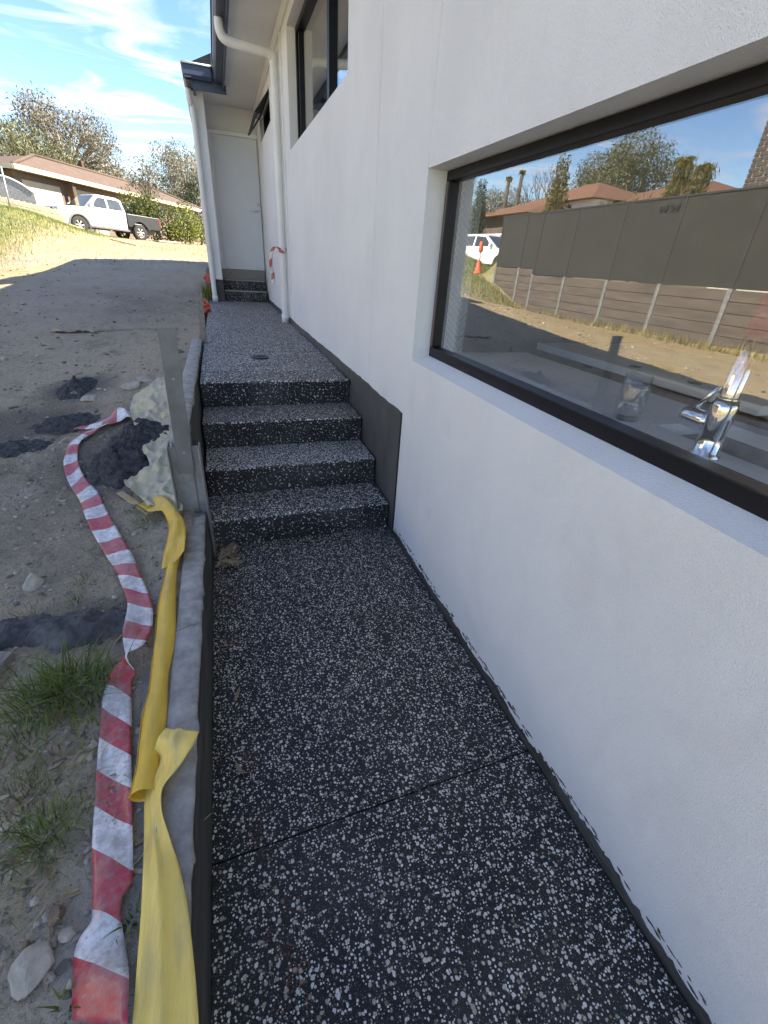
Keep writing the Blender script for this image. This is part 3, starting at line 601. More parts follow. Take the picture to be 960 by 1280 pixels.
# ------------------------------------------------------------------ kitchen behind the window
kb = thing('kitchen_bench', 'white stone kitchen bench with steel sink inside the window', 'bench', (.45, .8, .2))
bx0, bx1, sx0, sx1, sy0, sy1 = .166, .73, .375, .66, .30, 1.02
mb = MB().box((bx0, -1.45, 1.06), (bx1, sy0, 1.10)).box((bx0, sy1, 1.06), (bx1, 2.255, 1.10)).box((bx0, sy0, 1.06), (sx0, sy1, 1.10)).box((sx1, sy0, 1.06), (bx1, sy1, 1.10)); mb.build('benchtop', 'stone', kb)
MB().box((bx0, -1.45, .2), (.70, sy0 - .03, 1.059)).box((bx0, sy1 + .03, .2), (.70, 2.25, 1.059)).box((.68, sy0 - .03, .2), (.70, sy1 + .03, 1.059)).build('cupboard', 'cab', kb)
MB().box((sx0 - .01, sy0 - .01, .86), (sx1 + .01, sy1 + .01, .87)).box((sx0 - .012, sy0 - .01, .87), (sx0, sy1 + .01, 1.059)).box((sx1, sy0 - .01, .87), (sx1 + .012, sy1 + .01, 1.059)).box((sx0, sy0 - .012, .87), (sx1, sy0, 1.059)).box((sx0, sy1, .87), (sx1, sy1 + .012, 1.059)).box((sx0, .62, .87), (sx1, .635, 1.02)).build('sink', 'steel', kb)
ki = thing('kitchen_island', 'pale stone topped kitchen island standing deeper in the room', 'bench', (2.0, 1.6, .2))
MB().box((1.05, 1.15, 1.06), (1.9, 2.6, 1.10)).build('benchtop', 'stone', ki); MB().box((1.10, -.2, .2), (1.85, 2.55, 1.059)).build('cupboard', 'cab', ki)
for y in (1.5, 1.85): MB().lathe([(0, 0), (.03, 0), (.03, .003), (0, .003)], (1.12, y, 1.101), 16).build('power_outlet', 'black', ki)
# tap
TX, TY, TZ = .288, .778, 1.10
tp = thing('kitchen_tap', 'chrome mixer tap with upright spout inside the kitchen window', 'tap', (TX, TY, TZ))
MB().lathe([(0, 0), (.038, 0), (.038, .006), (.030, .011), (.029, .06), (.031, .10), (.031, .135), (.026, .152), (0, .152)], (TX, TY, TZ), 28).build('body', 'chrome', tp, True)
MB().lathe([(0, 0), (.026, 0), (.028, .01), (.028, .062), (.024, .072), (0, .072)], (TX, TY + .02, TZ + .085), 24, 'y').build('valve', 'chrome', tp, True)
MB().tube([(TX, TY + .07, TZ + .105), (TX + .004, TY + .055, TZ + .14), (TX + .01, TY + .035, TZ + .18)], [.0075, .0065, .006], 10).build('lever', 'chrome', tp, True)
MB().tube([(TX, TY, TZ + .145), (TX, TY, TZ + .16), (TX + .002, TY, TZ + .30)], [.024, .0225, .0225], 20).build('spout', 'chrome', tp, True)
MB().tube([(TX + .002, TY, TZ + .301), (TX + .004, TY, TZ + .35), (TX + .008, TY + .004, TZ + .39)], [.0245, .025, .018], 18).build('spout_ghost_tip', 'dark_red', tp, True)  # ghost reflection above the spout, modelled as a dark red tip
# tumbler
gx, gy = .32, 1.085
mb = MB().lathe([(0, 0.0), (.034, 0.0), (.037, .004), (.043, .03), (.0445, .06), (.042, .10), (.038, .142), (.0365, .142), (.0405, .10), (.043, .06), (.0415, .032), (.034, .014), (0, .012)], (gx, gy, 1.1005), 40)
mb.build('tumbler', 'tumbler', None, True, label='clear stemless drinking glass standing on the kitchen bench', cat='glass')

# ------------------------------------------------------------------ downpipes
def downpipe(label, pts, rr, base, brackets, loc):
    t = thing('downpipe', label, 'downpipe', loc, None)
    MB().tube(pts, rr, 18).build('pipe', 'white_paint', t, True)
    MB().lathe([(rr, 0), (rr + .008, 0), (rr + .008, .10), (rr, .104)], base, 20).build('socket', 'white_paint', t, True)
    for (x, y, z) in brackets:
        MB().lathe([(rr, -.014), (rr + .004, -.014), (rr + .004, .014), (rr, .014)], (x, y, z), 20).build('bracket', 'white_paint', t)
    return t
def smooth_path(pts, n=6):
    P = [Vector(p) for p in pts]; o = []
    for i in range(len(P) - 1):
        a, b, c, d = P[max(i - 1, 0)], P[i], P[i + 1], P[min(i + 2, len(P) - 1)]
        for k in range(n):
            s = k / n; o.append(.5 * ((2 * b) + (c - a) * s + (2 * a - 5 * b + 4 * c - d) * s * s + (3 * b - a - 3 * c + d) * s ** 3))
    return o + [P[-1]]
DP = at(355, 403, 2, .70); pxx, pyy = -.062, 6.75
downpipe('white downpipe with swan neck fixed to the wall beside the high window', smooth_path([(-.605, 6.75, 3.60), (-.605, 6.75, 3.52), (-.565, 6.75, 3.455), (-.45, 6.75, 3.43), (-.16, 6.75, 3.415), (-.085, 6.75, 3.385), (-.062, 6.75, 3.30), (-.062, 6.75, 2.0), (-.062, 6.75, .70)]), .045, (-.062, 6.75, .70), [(-.062, 6.75, 2.62)], (pxx, pyy, .7))
downpipe('white downpipe on the wing wall left of the far door', smooth_path([(-1.02, 9.40, 3.60), (-1.015, 9.41, 3.45), (-.985, 9.445, 3.30), (-.985, 9.445, 2.2), (-.98, 9.445, .70)]), .042, (-.98, 9.445, .70), [(-.982, 9.445, 1.1)], (-.995, 9.44, .7))
MB().box((-.022, 6.55, .78), (.001, 6.60, 3.54)).build('cover_strip', 'white_paint', HS, bev=.003)

# ------------------------------------------------------------------ retaining edge
def sleeper(label, y0, y1, zt, zb, xa, xb, seed):
    t = thing('concrete_sleeper', label, 'sleeper', ((xa + xb) / 2, (y0 + y1) / 2, zb), None)
    mb = MB(); n = int((y1 - y0) / .05); rn = random.Random(seed); P = []
    for i in range(n + 1):
        y = y0 + (y1 - y0) * i / n; e = rn.uniform(-.0035, .0035); e2 = rn.uniform(-.003, .003); chip = .012 if rn.random() < .06 else 0
        P.append([(xa, y, zb), (xa, y, zt - .008 + e2), (xa + .007, y, zt + e2 * .5), (xb - .008 - chip, y, zt + e * .4), (xb + e, y, zt - .008 - chip), (xb, y, zb)])
    mb.grid(P); mb.f.append(tuple(range(6))); k = len(mb.v); mb.f.append(tuple(range(k - 6, k)))
    mb.build('block', 'concrete', t, True)
    mb = MB(); P = []
    for i in range(n * 2 + 1):
        y = y0 + .002 + (y1 - y0 - .004) * i / (n * 2); tz = zt - .012 - .012 * (fbm(np.array(y * 5.), np.array(seed * 3.3), 4) + .3)
        row = []
        for j in range(9):
            s = j / 8; z = zb + (float(tz) - zb) * s
            bulge = .007 + .010 * float(fbm(np.array(y * 4. + seed), np.array(z * 16.), 12)) + (.004 if j == 8 else 0)
            row.append((xb + (.001 if j == 8 else max(.002, bulge)), y, z))
        P.append(row)
    mb.grid(P); mb.build('membrane', 'membrane', t, True)
    return t
sleeper('low grey concrete sleeper edging the lower path nearest the camera', -.8, 2.255, .275, -.25, -1.178, -1.088, 2)
t = bpy.data.objects['concrete_sleeper']
cr = MB(); rn = random.Random(5); kp = [(-1.177 + .0112 * k, 1.36 + .004 * k + rn.uniform(-.006, .006)) for k in range(9)]
for (xa_, ya_), (xb_, yb_) in zip(kp, kp[1:]): cr.add([(xa_, ya_ - .0012, .2765), (xb_, yb_ - .0012, .2765), (xb_, yb_ + .0012, .2765), (xa_, ya_ + .0012, .2765)], [(0, 1, 2, 3)])
cr.build('crack', 'black', t)
sleeper('grey concrete sleeper edging the steps behind the steel post', 2.33, 5.02, .735, .1, -1.20, -1.108, 5)
ps = thing('steel_post', 'galvanised steel channel post between the two concrete sleepers', 'post', (-1.145, 2.29, 0))
MB().box((-1.212, 2.288, -.2), (-1.076, 2.296, .64)).build('web', 'steel', ps)
MB().box((-1.219, 2.235, -.2), (-1.212, 2.35, .655)).build('flange', 'steel', ps, bev=.0015)
MB().box((-1.076, 2.235, -.2), (-1.069, 2.35, .64)).build('flange', 'steel', ps, bev=.0015)
MB().box((-1.120, 2.283, .2), (-1.112, 2.288, .60)).build('weld_seam', 'steel_bar', ps)
# bars
def bar(label, pts, wv, tk, mat='steel_bar'):
    a, b = Vector(pts[0]), Vector(pts[1]); d = (b - a).normalized(); s = Vector(wv); n = d.cross(s).normalized() * tk
    mb = MB().hexa([a - s - n, a + s - n, a + s + n, a - s + n, b - s - n, b + s - n, b + s + n, b - s + n])
    return mb, a
mb, a = bar('', [(-1.147, 2.268, .505), (-1.127, 2.262, 1.195)], (.037, 0, 0), .004)
bt = thing('steel_flat_bar', 'flat steel bar leaning upright from the steel post', 'bar', tuple(a)); mb.build('bar', 'steel_bar', bt, bev=.002)
for z, x in ((.62, -1.143), (.98, -1.132)): MB().lathe([(0, 0), (.006, 0), (.006, -.003), (0, -.003)], (x, 2.2605, z), 10, 'y').build('rivet', 'steel', bt)
mb, a = bar('', [(-1.095, 5.08, .55), (-1.080, 5.10, 1.15)], (.028, 0, 0), .010)
mb.build('timber_stake', 'timber', None, bev=.003, label='thin grey stake standing at the far end of the sleepers', cat='stake')

# ------------------------------------------------------------------ plastic, tape, rubble
def ribbon(rows, lift, cols=7, sub=5, wav=.006, seed=1, sag=None, ridge=0.0):
    """rows: (left px, right px, y px[, extra lift]) laid on the ground -> grid and running length"""
    rn = random.Random(seed); Ls, Rs = [], []
    for r in rows:
        e = r[3] if len(r) > 3 else 0; ry = r[4] if len(r) > 4 else r[2]
        Ls.append(surf(r[0], r[2], lift + e)); Rs.append(surf(r[1], ry, lift + e))
    Ls, Rs = smooth_path(Ls, sub), smooth_path(Rs, sub); P = []; s = 0; S = []
    for i, (a, b) in enumerate(zip(Ls, Rs)):
        if i: s += ((a + b) / 2 - (Ls[i - 1] + Rs[i - 1]) / 2).length
        S.append(s); row = []
        for j in range(cols):
            k = j / (cols - 1); p = a.lerp(b, k)
            p.z += wav * (float(fbm(np.array(p.x * 18 + seed), np.array(p.y * 9.), seed)) * 2.2 + .5 * math.sin(k * 5 + s * 9 + seed)) + (sag or 0) * math.sin(math.pi * k)
            if ridge: p.z += ridge * ((1 - 2.2 * abs(float(vnoise(np.array(p.x * 9 + p.y * 5 + seed), np.array(p.y * 8 - p.x * 6), seed)) - .5)) + .5 * (1 - 2.2 * abs(float(vnoise(np.array(p.x * 22 - p.y * 9), np.array(p.y * 20 + p.x * 11), seed + 2)) - .5)))
            row.append(p)
        P.append(row)
    return P, S
def surf(u, v, lift):
    """ground, or the sleeper top where that is what lies there"""
    q = at(u, v, 2, .278 + lift)
    if -1.19 < q[0] < -1.05 and q[1] < 2.3: return Vector(q)
    g = G(u, v, lift); return g
def sheet(name, mat, P, S=None, period=.2, **tags):
    mb = MB().grid(P); me = mb.mesh(name, mat, True)
    if S is not None:
        uv = me.uv_layers.new(name='UVMap'); c = len(P[0])
        for lp in me.loops:
            i, j = divmod(lp.vertex_index, c); uv.data[lp.index].uv = (j / (c - 1), S[i] / period)
    o = link(name, me, **tags); mo = o.modifiers.new('thickness', 'SOLIDIFY'); mo.thickness = .0012; mo.offset = 0
    return o
rows = [(93, 160, 1279, .015, 1283), (92, 161, 1215, .012, 1222), (97, 158, 1180, .012, 1188), (113, 151, 1150, .02, 1146), (114, 152, 1130, .022, 1122), (116, 166, 1095, .012, 1100), (117, 167, 1060, .010, 1068), (119, 166, 1000, .010, 1010), (121, 164, 940, .012, 952), (126, 163, 880, .016, 892), (133, 163, 845, .02, 850),
        (146, 168, 828, .03, 836), (158, 157, 812, .07, 818), (178, 152, 803, .06, 792), (188, 156, 785, .03, 775), (191, 159, 765, .02, 752), (187, 153, 745, .015, 735), (176, 143, 718, .012, 710), (164, 130, 690, .012, 690), (148, 116, 665, .012, 667), (134, 106, 640, .014, 645), (122, 98, 612, .016, 622), (104, 86, 592, .018, 603), (97, 79, 575, .02, 580), (97, 83, 560, .02, 557), (103, 93, 549, .025, 545), (116, 108, 540, .03, 537), (128, 123, 533, .03, 530), (137, 135, 529, .03, 525)]
P, S = ribbon(rows, .004, 9, 5, .010, 4)
sheet('barrier_tape', 'tape', P, S, .215, label='long red and white barrier tape lying on the dirt beside the sleeper', cat='barrier tape')
rows = [(92, 92, 532, .01, 536), (118, 119, 528, .02, 534), (132, 134, 521, .03, 530), (146, 150, 510, .04, 524), (152, 160, 507, .055, 519), (158, 166, 512, .03, 524), (164, 168, 517, .015, 527)]
P, S = ribbon(rows, .004, 5, 5, .016, 9)
sheet('barrier_tape', 'tape', P, S, .215, label='crumpled end of barrier tape tangled beside the faded yellow sheet', cat='barrier tape')
rows = [(64, 65, 412, .01, 414), (72, 73, 409, .03, 413), (80, 82, 411, .02, 415), (90, 92, 412, .02, 415), (106, 107, 413, .01, 415), (120, 121, 414, .01, 416)]
P, S = ribbon(rows, .004, 5, 5, .03, 12)
sheet('plastic_scrap', 'straw', P, None, label='pale crumpled plastic scrap on the dirt in the middle distance', cat='plastic')
# tape tied round the downpipe
tp2 = thing('tied_tape', 'short red and white tape tied round the swan neck downpipe', 'barrier tape', (-.06, 6.75, 1.55))
P = []; S = []
for i in range(25):
    a = 2 * math.pi * i / 24; P.append([(-.062 + math.cos(a) * .052, 6.75 + math.sin(a) * .052, 1.565 + .02 * math.sin(a) + dz) for dz in (-.018, .0, .018)]); S.append(i * .0136)
o = sheet('loop', 'tape', P, S, .18); o.parent = tp2; o.matrix_parent_inverse = Matrix.Translation(-Vector(tp2.location))
tail = smooth_path([(-.10, 6.70, 1.57), (-.16, 6.69, 1.60), (-.21, 6.70, 1.52), (-.225, 6.71, 1.38), (-.205, 6.70, 1.27), (-.215, 6.70, 1.17)], 5); P = []; S = []
for i, p in enumerate(tail):
    tws = .4 * math.sin(i * .5); P.append([(p.x + k * .022 * math.cos(tws), p.y + k * .022 * math.sin(tws), p.z) for k in (-1, 0, 1)]); S.append(i * .028)
o = sheet('tail', 'tape', P, S, .18); o.parent = tp2; o.matrix_parent_inverse = Matrix.Translation(-Vector(tp2.location))

# yellow roll along the sleeper
yr = thing('yellow_plastic_roll', 'long roll of bright yellow plastic sheet lying along the low sleeper', 'plastic', (-1.24, 1.6, .22))
ctr = [(222, 668), (216, 700), (210, 745), (206, 800), (199, 850), (193, 900), (186, 945), (179, 992)]
pts = []
for (u, v) in ctr:
    q = at(u, v, 2, .275); pts.append(Vector((q[0], q[1], .268)))
pts = smooth_path(pts, 8); mb = MB(); n = 22; P = []
for i, p in enumerate(pts):
    d = (pts[min(i + 1, len(pts) - 1)] - pts[max(i - 1, 0)]).normalized(); sx = d.cross(Vector((0, 0, 1))).normalized(); row = []
    pinch = 1 - .25 * math.exp(-((i - 10) / 3.) ** 2); R0 = .030 * pinch * (1 + .12 * math.sin(i * .35))
    for j in range(n + 1):
        a = 2 * math.pi * j / n + .25; r = R0 * (1 + .10 * float(fbm(np.array(math.cos(a) * 2.5 + 7), np.array(i * .22 + math.sin(a) * 2.), 6)) * 3)
        if j == n: r *= 1.12
        row.append(p + sx * (math.cos(a) * r) + Vector((0, 0, 1)) * (math.sin(a) * r * .8))
    P.append(row)
o = sheet('roll', 'yellow', P); o.parent = yr; o.matrix_parent_inverse = Matrix.Translation(-Vector(yr.location))
rows = [(172, 186, 632, .02, 624), (188, 206, 640, .05, 624), (203, 222, 641, .06, 640), (211, 230, 660, .06, 652), (206, 232, 690, .05, 672), (202, 231, 712, .045, 690)]
P, S = ribbon(rows, .0, 8, 6, .016, 15); o = sheet('loose_end', 'yellow', P); o.parent = yr; o.matrix_parent_inverse = Matrix.Translation(-Vector(yr.location))
# loose strip over the sleeper, nearest the camera
rows = [(207, 249, 911, .035, 914), (197, 240, 925, .036, 935), (190, 222, 950, .032, 962), (185, 204, 975, .028, 985), (181, 202, 1005, .022, 1012), (180, 210, 1040, .016, 1040), (179, 223, 1080, .012, 1080), (177, 233, 1130, .010, 1125), (173, 240, 1190, .008, 1180), (169, 245, 1240, .008, 1232), (165, 249, 1290, .008, 1285), (160, 252, 1350, .008, 1350)]
P, S = ribbon(rows, .004, 12, 6, .007, 21)
for row in P:
    for j, p in enumerate(row):
        k = j / 11; p.z += .010 * math.exp(-((k - .42) / .10) ** 2)
sheet('yellow_plastic_strip', 'yellow_sheet', P, None, label='dusty yellow plastic strip hanging over the low sleeper nearest the camera', cat='plastic')
rows = [(206, 213, 474, .06, 476), (185, 214, 488, .06, 490), (166, 216, 499, .03, 505), (163, 217, 515, .02, 520), (168, 219, 532, .02, 538), (172, 221, 548, .015, 552), (178, 223, 570, .02, 572), (188, 225, 590, .015, 596), (158, 227, 610, .02, 618), (174, 229, 626, .015, 634), (186, 230, 640, .01, 646)]
P, S = ribbon(rows, .0, 30, 12, .016, 33, None, .035)
sheet('faded_yellow_sheet', 'yellow_faded', P, None, label='faded torn yellow sheet crumpled on the ground behind the steel post', cat='plastic')
# slurry heaps
def heap(label, u, v, rx, ry, h, seed, mat='slurry', rot=0.0):
    c = G(u, v); mb = MB(); P = []; n = 46; ca, sa = math.cos(rot), math.sin(rot)
    for i in range(n):
        row = []
        for j in range(n):
            a, b = (i / (n - 1) * 2 - 1) * 1.3, (j / (n - 1) * 2 - 1) * 1.3
            x, y = c.x + (a * ca - b * sa) * rx, c.y + (a * sa + b * ca) * ry
            d = math.hypot(a, b) + .55 * float(fbm(np.array(a * 2.2 + seed), np.array(b * 2.2), seed))
            z = h * (max(0, 1 - d) ** .75) * (1 + 1.1 * float(fbm(np.array(x * 30.), np.array(y * 30.), seed + 3))) + .02 * float(fbm(np.array(x * 60.), np.array(y * 60.), seed + 5)) * (d < 1)
            row.append((x, y, gz(x, y) + (z if d < 1.0 else -.012)))
        P.append(row)
    mb.grid(P); return mb.build('slurry_heap', mat, None, True, label=label, cat='slurry heap')
heap('largest heap of dark grey cement slurry inside the curve of tape', 156, 576, .20, .27, .10, 2)
heap('dark grey slurry heap behind the largest heap, against the yellow sheet', 180, 548, .20, .26, .10, 7)
heap('small dark slurry lump alone on the dirt further back', 96, 487, .15, .20, .07, 11)
heap('flat patch of grey slurry left of the tape tangle', 82, 527, .22, .16, .035, 13)
heap('grey slurry ridge with smooth face crossing the dirt above the grass', 98, 786, .19, .10, .06, 17, 'slurry_dusty', .35)
heap('lumpy grey slurry spill by the weathered timber offcut', 22, 792, .17, .09, .04, 19, 'slurry_dusty')
heap('flat dark slurry smear at the left edge of the dirt', 18, 560, .2, .12, .03, 23)
# rocks
def rock(label, u, v, sx, sy, sz, seed, mat='rock', rz=0., cat='rock', bury=.25):
    c = G(u, v); bm = bmesh.new(); bmesh.ops.create_icosphere(bm, subdivisions=3, radius=1); rn = random.Random(seed)
    planes = [(Vector((rn.gauss(0, 1), rn.gauss(0, 1), rn.gauss(0, 1))).normalized(), rn.uniform(.58, .88)) for _ in range(12)]
    for p in bm.verts:
        q = p.co.copy()
        for nrm, dd in planes:
            e = q.dot(nrm) - dd
            if e > 0: q -= nrm * e
        q *= 1 + .10 * float(fbm(np.array(q.x * 3 + seed), np.array(q.y * 3 + q.z * 2), seed)); p.co = Vector((q.x * sx, q.y * sy, q.z * sz))
    me = bpy.data.meshes.new('rock'); bm.to_mesh(me); bm.free(); me.materials.append(M[mat])
    o = link('rock', me, label=label, cat=cat, group='loose rocks on the dirt'); o.location = (c.x, c.y, c.z + sz * (1 - 2 * bury) * .8); o.rotation_euler = (rn.uniform(-.2, .2), rn.uniform(-.2, .2), rz)
    return o
rock('large pale angular rock at the bottom left corner', 44, 1214, .050, .036, .036, 13, rz=.9)
rock('round brown rock just above the large pale rock', 73, 1146, .019, .022, .018, 5, 'rock_brown')
rock('small reddish brown rock left of the round brown rock', 36, 1186, .011, .011, .009, 6, 'rock_brown')
rock('grey faceted rock on the dirt left of the tape', 42, 732, .042, .046, .04, 9, rz=.4)
rock('pale rock behind the faded yellow sheet', 166, 484, .09, .06, .035, 10, rz=.3)
rock('whitish flat rock nearest the flat steel bar', 180, 475, .075, .05, .028, 12, rz=.1)
rock('flat grey rock left of the tape tangle', 112, 500, .06, .05, .025, 14, rz=.7)
rock('tiny pale rock under the large pale rock', 88, 1172, .018, .014, .012, 20)
# timber bits
def plank(name, label, u0, v0, u1, v1, wd, th, mat, cat, lift=.0):
    a, b = G(u0, v0), G(u1, v1); d = (b - a).normalized(); s = d.cross(Vector((0, 0, 1))).normalized() * wd / 2; n = Vector((0, 0, th)); a.z += lift; b.z += lift
    return MB().hexa([a - s, a + s, b + s, b - s, a - s + n, a + s + n, b + s + n, b - s + n]).build(name, mat, None, bev=.002, label=label, cat=cat)
def fplank(name, label, a, b, wd, th, mat, cat):
    a, b = Vector((a[0], a[1], gz(a[0], a[1]) + .02)), Vector((b[0], b[1], gz(b[0], b[1]) + .02)); d = (b - a).normalized(); s = d.cross(Vector((0, 0, 1))).normalized() * wd / 2; n = Vector((0, 0, th))
    return MB().hexa([a - s, a + s, b + s, b - s, a - s + n, a + s + n, b + s + n, b - s + n]).build(name, mat, None, bev=.002, label=label, cat=cat)
plank('timber_offcut', 'weathered grey timber offcut lying at the left edge above the grass', -60, 838, 12, 838, .085, .035, 'timber', 'timber', .012)
plank('timber_splinter', 'thin pale timber splinter lying under the faded yellow sheet', 150, 616, 188, 644, .035, .008, 'ply', 'timber', .004)
fplank('timber_sheet', 'pale plywood sheet lying on the slope in front of the ute', at(47, 268, 1, 25.5), at(100, 291, 1, 26.6), .5, .06, 'ply', 'board')
fplank('timber_board', 'flat board lying on the ground behind the ute rear wheel', at(195, 301, 1, 29), at(222, 301, 1, 30), .5, .06, 'beige', 'board')
fplank('fallen_batten', 'long batten lying across the sunlit dirt below the ute', at(140, 303, 1, 24), at(172, 309, 1, 23), .12, .05, 'ply', 'timber')
plank('thin_batten', 'thin grey batten lying across the shaded dirt', 118, 414, 222, 413, .03, .02, 'timber', 'timber', .0)
# loose stones, litter, straw
def scatter_mesh(name, mat, verts, faces, smooth=False, **tags):
    me = bpy.data.meshes.new(name); me.from_pydata(verts, [], faces); me.materials.append(M[mat])
    if smooth:
        for p in me.polygons: p.use_smooth = True
    return link(name, me, **tags)
ico = bmesh.new(); bmesh.ops.create_icosphere(ico, subdivisions=1, radius=1); IV = np.array([p.co[:] for p in ico.verts]); IF = [[q.index for q in f.verts] for f in ico.faces]; ico.free()
def stones(num, sampler, smin, smax, seed):
    rg = np.random.default_rng(seed); V = []; F = []
    for k in range(num):
        x, y = sampler(rg); s = smin + (smax - smin) * rg.random() ** 3; sc3 = s * rg.uniform(.6, 1.3, 3) * (1, 1, .6)
        a = rg.random() * 6.28; R = np.array([[math.cos(a), -math.sin(a), 0], [math.sin(a), math.cos(a), 0], [0, 0, 1]])
        p = (IV * rg.uniform(.75, 1.15, (len(IV), 1)) * sc3) @ R.T + (x, y, gz(x, y) + s * .12); o = len(V); V += p.tolist(); F += [[i + o for i in f] for f in IF]
    return V, F
def near_s(rg):
    y = .2 + 3.2 * rg.random() ** 1.3; x = -1.2 - (1.6 + y * .3) * rg.random() ** 1.1; return x, y
def mid_s(rg):
    y = 2.5 + 7 * rg.random() ** 1.2; x = -1.25 - (2.2 + y * .28) * rg.random(); return x, y
V, F = stones(6500, near_s, .002, .014, 1); V2, F2 = stones(2400, mid_s, .004, .024, 2)
o = len(V); V += V2; F += [[i + o for i in f] for f in F2]
V2, F2 = stones(110, mid_s, .02, .05, 21); o = len(V); V += V2; F += [[i + o for i in f] for f in F2]
def refl_s(rg): return -7.8 + 4.2 * rg.random(), 3 + 11 * rg.random()
V2, F2 = stones(700, refl_s, .008, .04, 3); o = len(V); V += V2; F += [[i + o for i in f] for f in F2]
scatter_mesh('gravel', 'gravel', V, F, label='loose stones and clods scattered over the dirt', kind='stuff')
def leaf_shape(c, a, ln, wd, curl, tiltv, rg):
    """a bent slip of leaf"""
    d = np.array([math.cos(a), math.sin(a), 0]); s = np.array([-math.sin(a), math.cos(a), 0]); V = []
    for i, t in enumerate((-1, -.5, 0, .5, 1)):
        wv = wd * (1 - t * t) ** .6 * .5 + .0004; p = np.array(c) + d * ln * .5 * t + np.array([0, 0, curl * (t * t) + tiltv * t])
        V += [(p - s * wv).tolist(), (p + s * wv + np.array([0, 0, wv * .5])).tolist()]
    return V, [[2 * i, 2 * i + 1, 2 * i + 3, 2 * i + 2] for i in range(4)]
def litter(num, sampler, lmin, lmax, wr, seed, zf):
    rg = np.random.default_rng(seed); V = []; F = []
    for k in range(num):
        x, y = sampler(rg); ln = rg.uniform(lmin, lmax); v, f = leaf_shape((x, y, zf(x, y) + .003), rg.random() * 6.28, ln, ln * wr * rg.uniform(.5, 1.4), rg.uniform(-.05, .22) * ln, rg.uniform(-.1, .1) * ln, rg)
        o = len(V); V += v; F += [[i + o for i in q] for q in f]
    return V, F
gA = G(60, 980); gB = G(60, 640)
def lit_s(rg):
    if rg.random() < .65: return gA.x + rg.normal() * .16, gA.y + rg.normal() * .22
    y = .3 + 5 * rg.random(); return -1.24 - (1.0 + .35 * y) * rg.random(), y
V, F = litter(430, lit_s, .012, .06, .16, 4, gz); scatter_mesh('straw_litter', 'straw', V, F, label='dry straw and bark bits lying on the dirt', kind='stuff')
V, F = litter(150, lambda rg: (G_L.x + rg.normal() * .10, G_L.y + rg.normal() * .18), .03, .08, .16, 5, gz) if False else litter(130, lit_s, .03, .08, .17, 5, gz)
scatter_mesh('leaf_litter', 'dry_leaf', V, F, label='fallen dry gum leaves lying on the dirt', kind='stuff')
def path_s(rg):
    c = [(0, 2.05), (0, 1.85), (0, 1.55), (.05, .72), (.10, .50), (.12, .40), (.02, 1.0)][rg.integers(7)]; return -1.0 + c[0] + rg.normal() * .03, c[1] + rg.normal() * .05
V, F = litter(520, path_s, .002, .010, .35, 6, lambda x, y: 0.0); scatter_mesh('rusty_litter', 'rust_leaf', V, F, label='fine rust brown litter along the left side of the lower path', kind='stuff')
lp = thing('leaf_pile', 'small pile of long dry gum leaves at the foot of the steps', 'leaves', (-.98, 2.17, 0)); rg = np.random.default_rng(9)
for k in range(26):
    x, y = -.975 + rg.normal() * .045, 2.17 + rg.normal() * .055; ln = rg.uniform(.07, .13)
    v, f = leaf_shape((x, y, .004 + .0012 * k), rg.normal() * .7 + 1.1, ln, ln * .16, rg.uniform(.02, .16) * ln, rg.uniform(-.12, .12) * ln, rg); m_ = MB().add(v, f); m_.build('leaf', 'dry_leaf', lp, True)
for (x, y, a) in ((-.80, 2.24, .5), (-.99, 1.25, 1.2), (-.995, .95, 2.0)):
    v, f = leaf_shape((x, y, .004), a, .06, .012, .008, .002, rg); MB().add(v, f).build('dry_leaf', 'dry_leaf', None, True, label={.5: 'single dry leaf on the path right of the leaf pile', 1.2: 'single dry leaf on the lower path beside the sleeper crack', 2.0: 'single dry leaf on the lower path nearest the camera'}[a], cat='leaf')
# grass
def blades(spots, seed):
    """spots: (x, y, radius, count, length, width, lean)"""
    rg = np.random.default_rng(seed); V = []; F = []
    for (cx, cy, r, cnt, ln0, wd, lean) in spots:
        for k in range(cnt):
            q = rg.normal(size=2) * r * .5; x, y = cx + q[0], cy + q[1]; z = gz(x, y) - .004; ln = ln0 * rg.uniform(.45, 1.2)
            a = math.atan2(q[1], q[0]) + rg.normal() * .7; le = lean * rg.uniform(.3, 1.3); d = np.array([math.cos(a), math.sin(a)]); s = np.array([-d[1], d[0]]); o = len(V)
            for i, t in enumerate((0, .35, .7, 1.0)):
                h = ln * (t - .45 * le * t * t); e = ln * le * (t ** 1.7) * .8; wv = wd * (1 - t ** 1.5) * .5 + .0002
                V += [(x + d[0] * e - s[0] * wv, y + d[1] * e - s[1] * wv, z + h), (x + d[0] * e + s[0] * wv, y + d[1] * e + s[1] * wv, z + h)]
            F += [[o + 2 * i, o + 2 * i + 1, o + 2 * i + 3, o + 2 * i + 2] for i in range(3)]
    return V, F
def gs(u, v, r, n, l, w_, le): q = G(u, v); return (q.x, q.y, r, n, l, w_, le)
V, F = blades([gs(85, 868, .11, 200, .16, .005, 1.15), gs(45, 885, .09, 120, .12, .004, 1.1), gs(120, 850, .04, 30, .11, .005, .9), gs(60, 1050, .06, 200, .09, .002, 1.0), gs(20, 1000, .07, 60, .08, .002, 1.0), gs(30, 930, .09, 70, .09, .0025, 1.0), gs(165, 1155, .02, 16, .05, .006, .9), gs(80, 1262, .02, 14, .05, .005, .9), gs(120, 690, .03, 26, .04, .0025, .9), gs(108, 728, .03, 26, .05, .0025, .9), gs(95, 755, .035, 26, .06, .0025, .9), gs(30, 770, .05, 40, .05, .002, .9), gs(182, 660, .05, 70, .05, .002, .8), gs(170, 640, .05, 50, .05, .002, .8), gs(150, 700, .06, 30, .04, .002, .9)], 3)
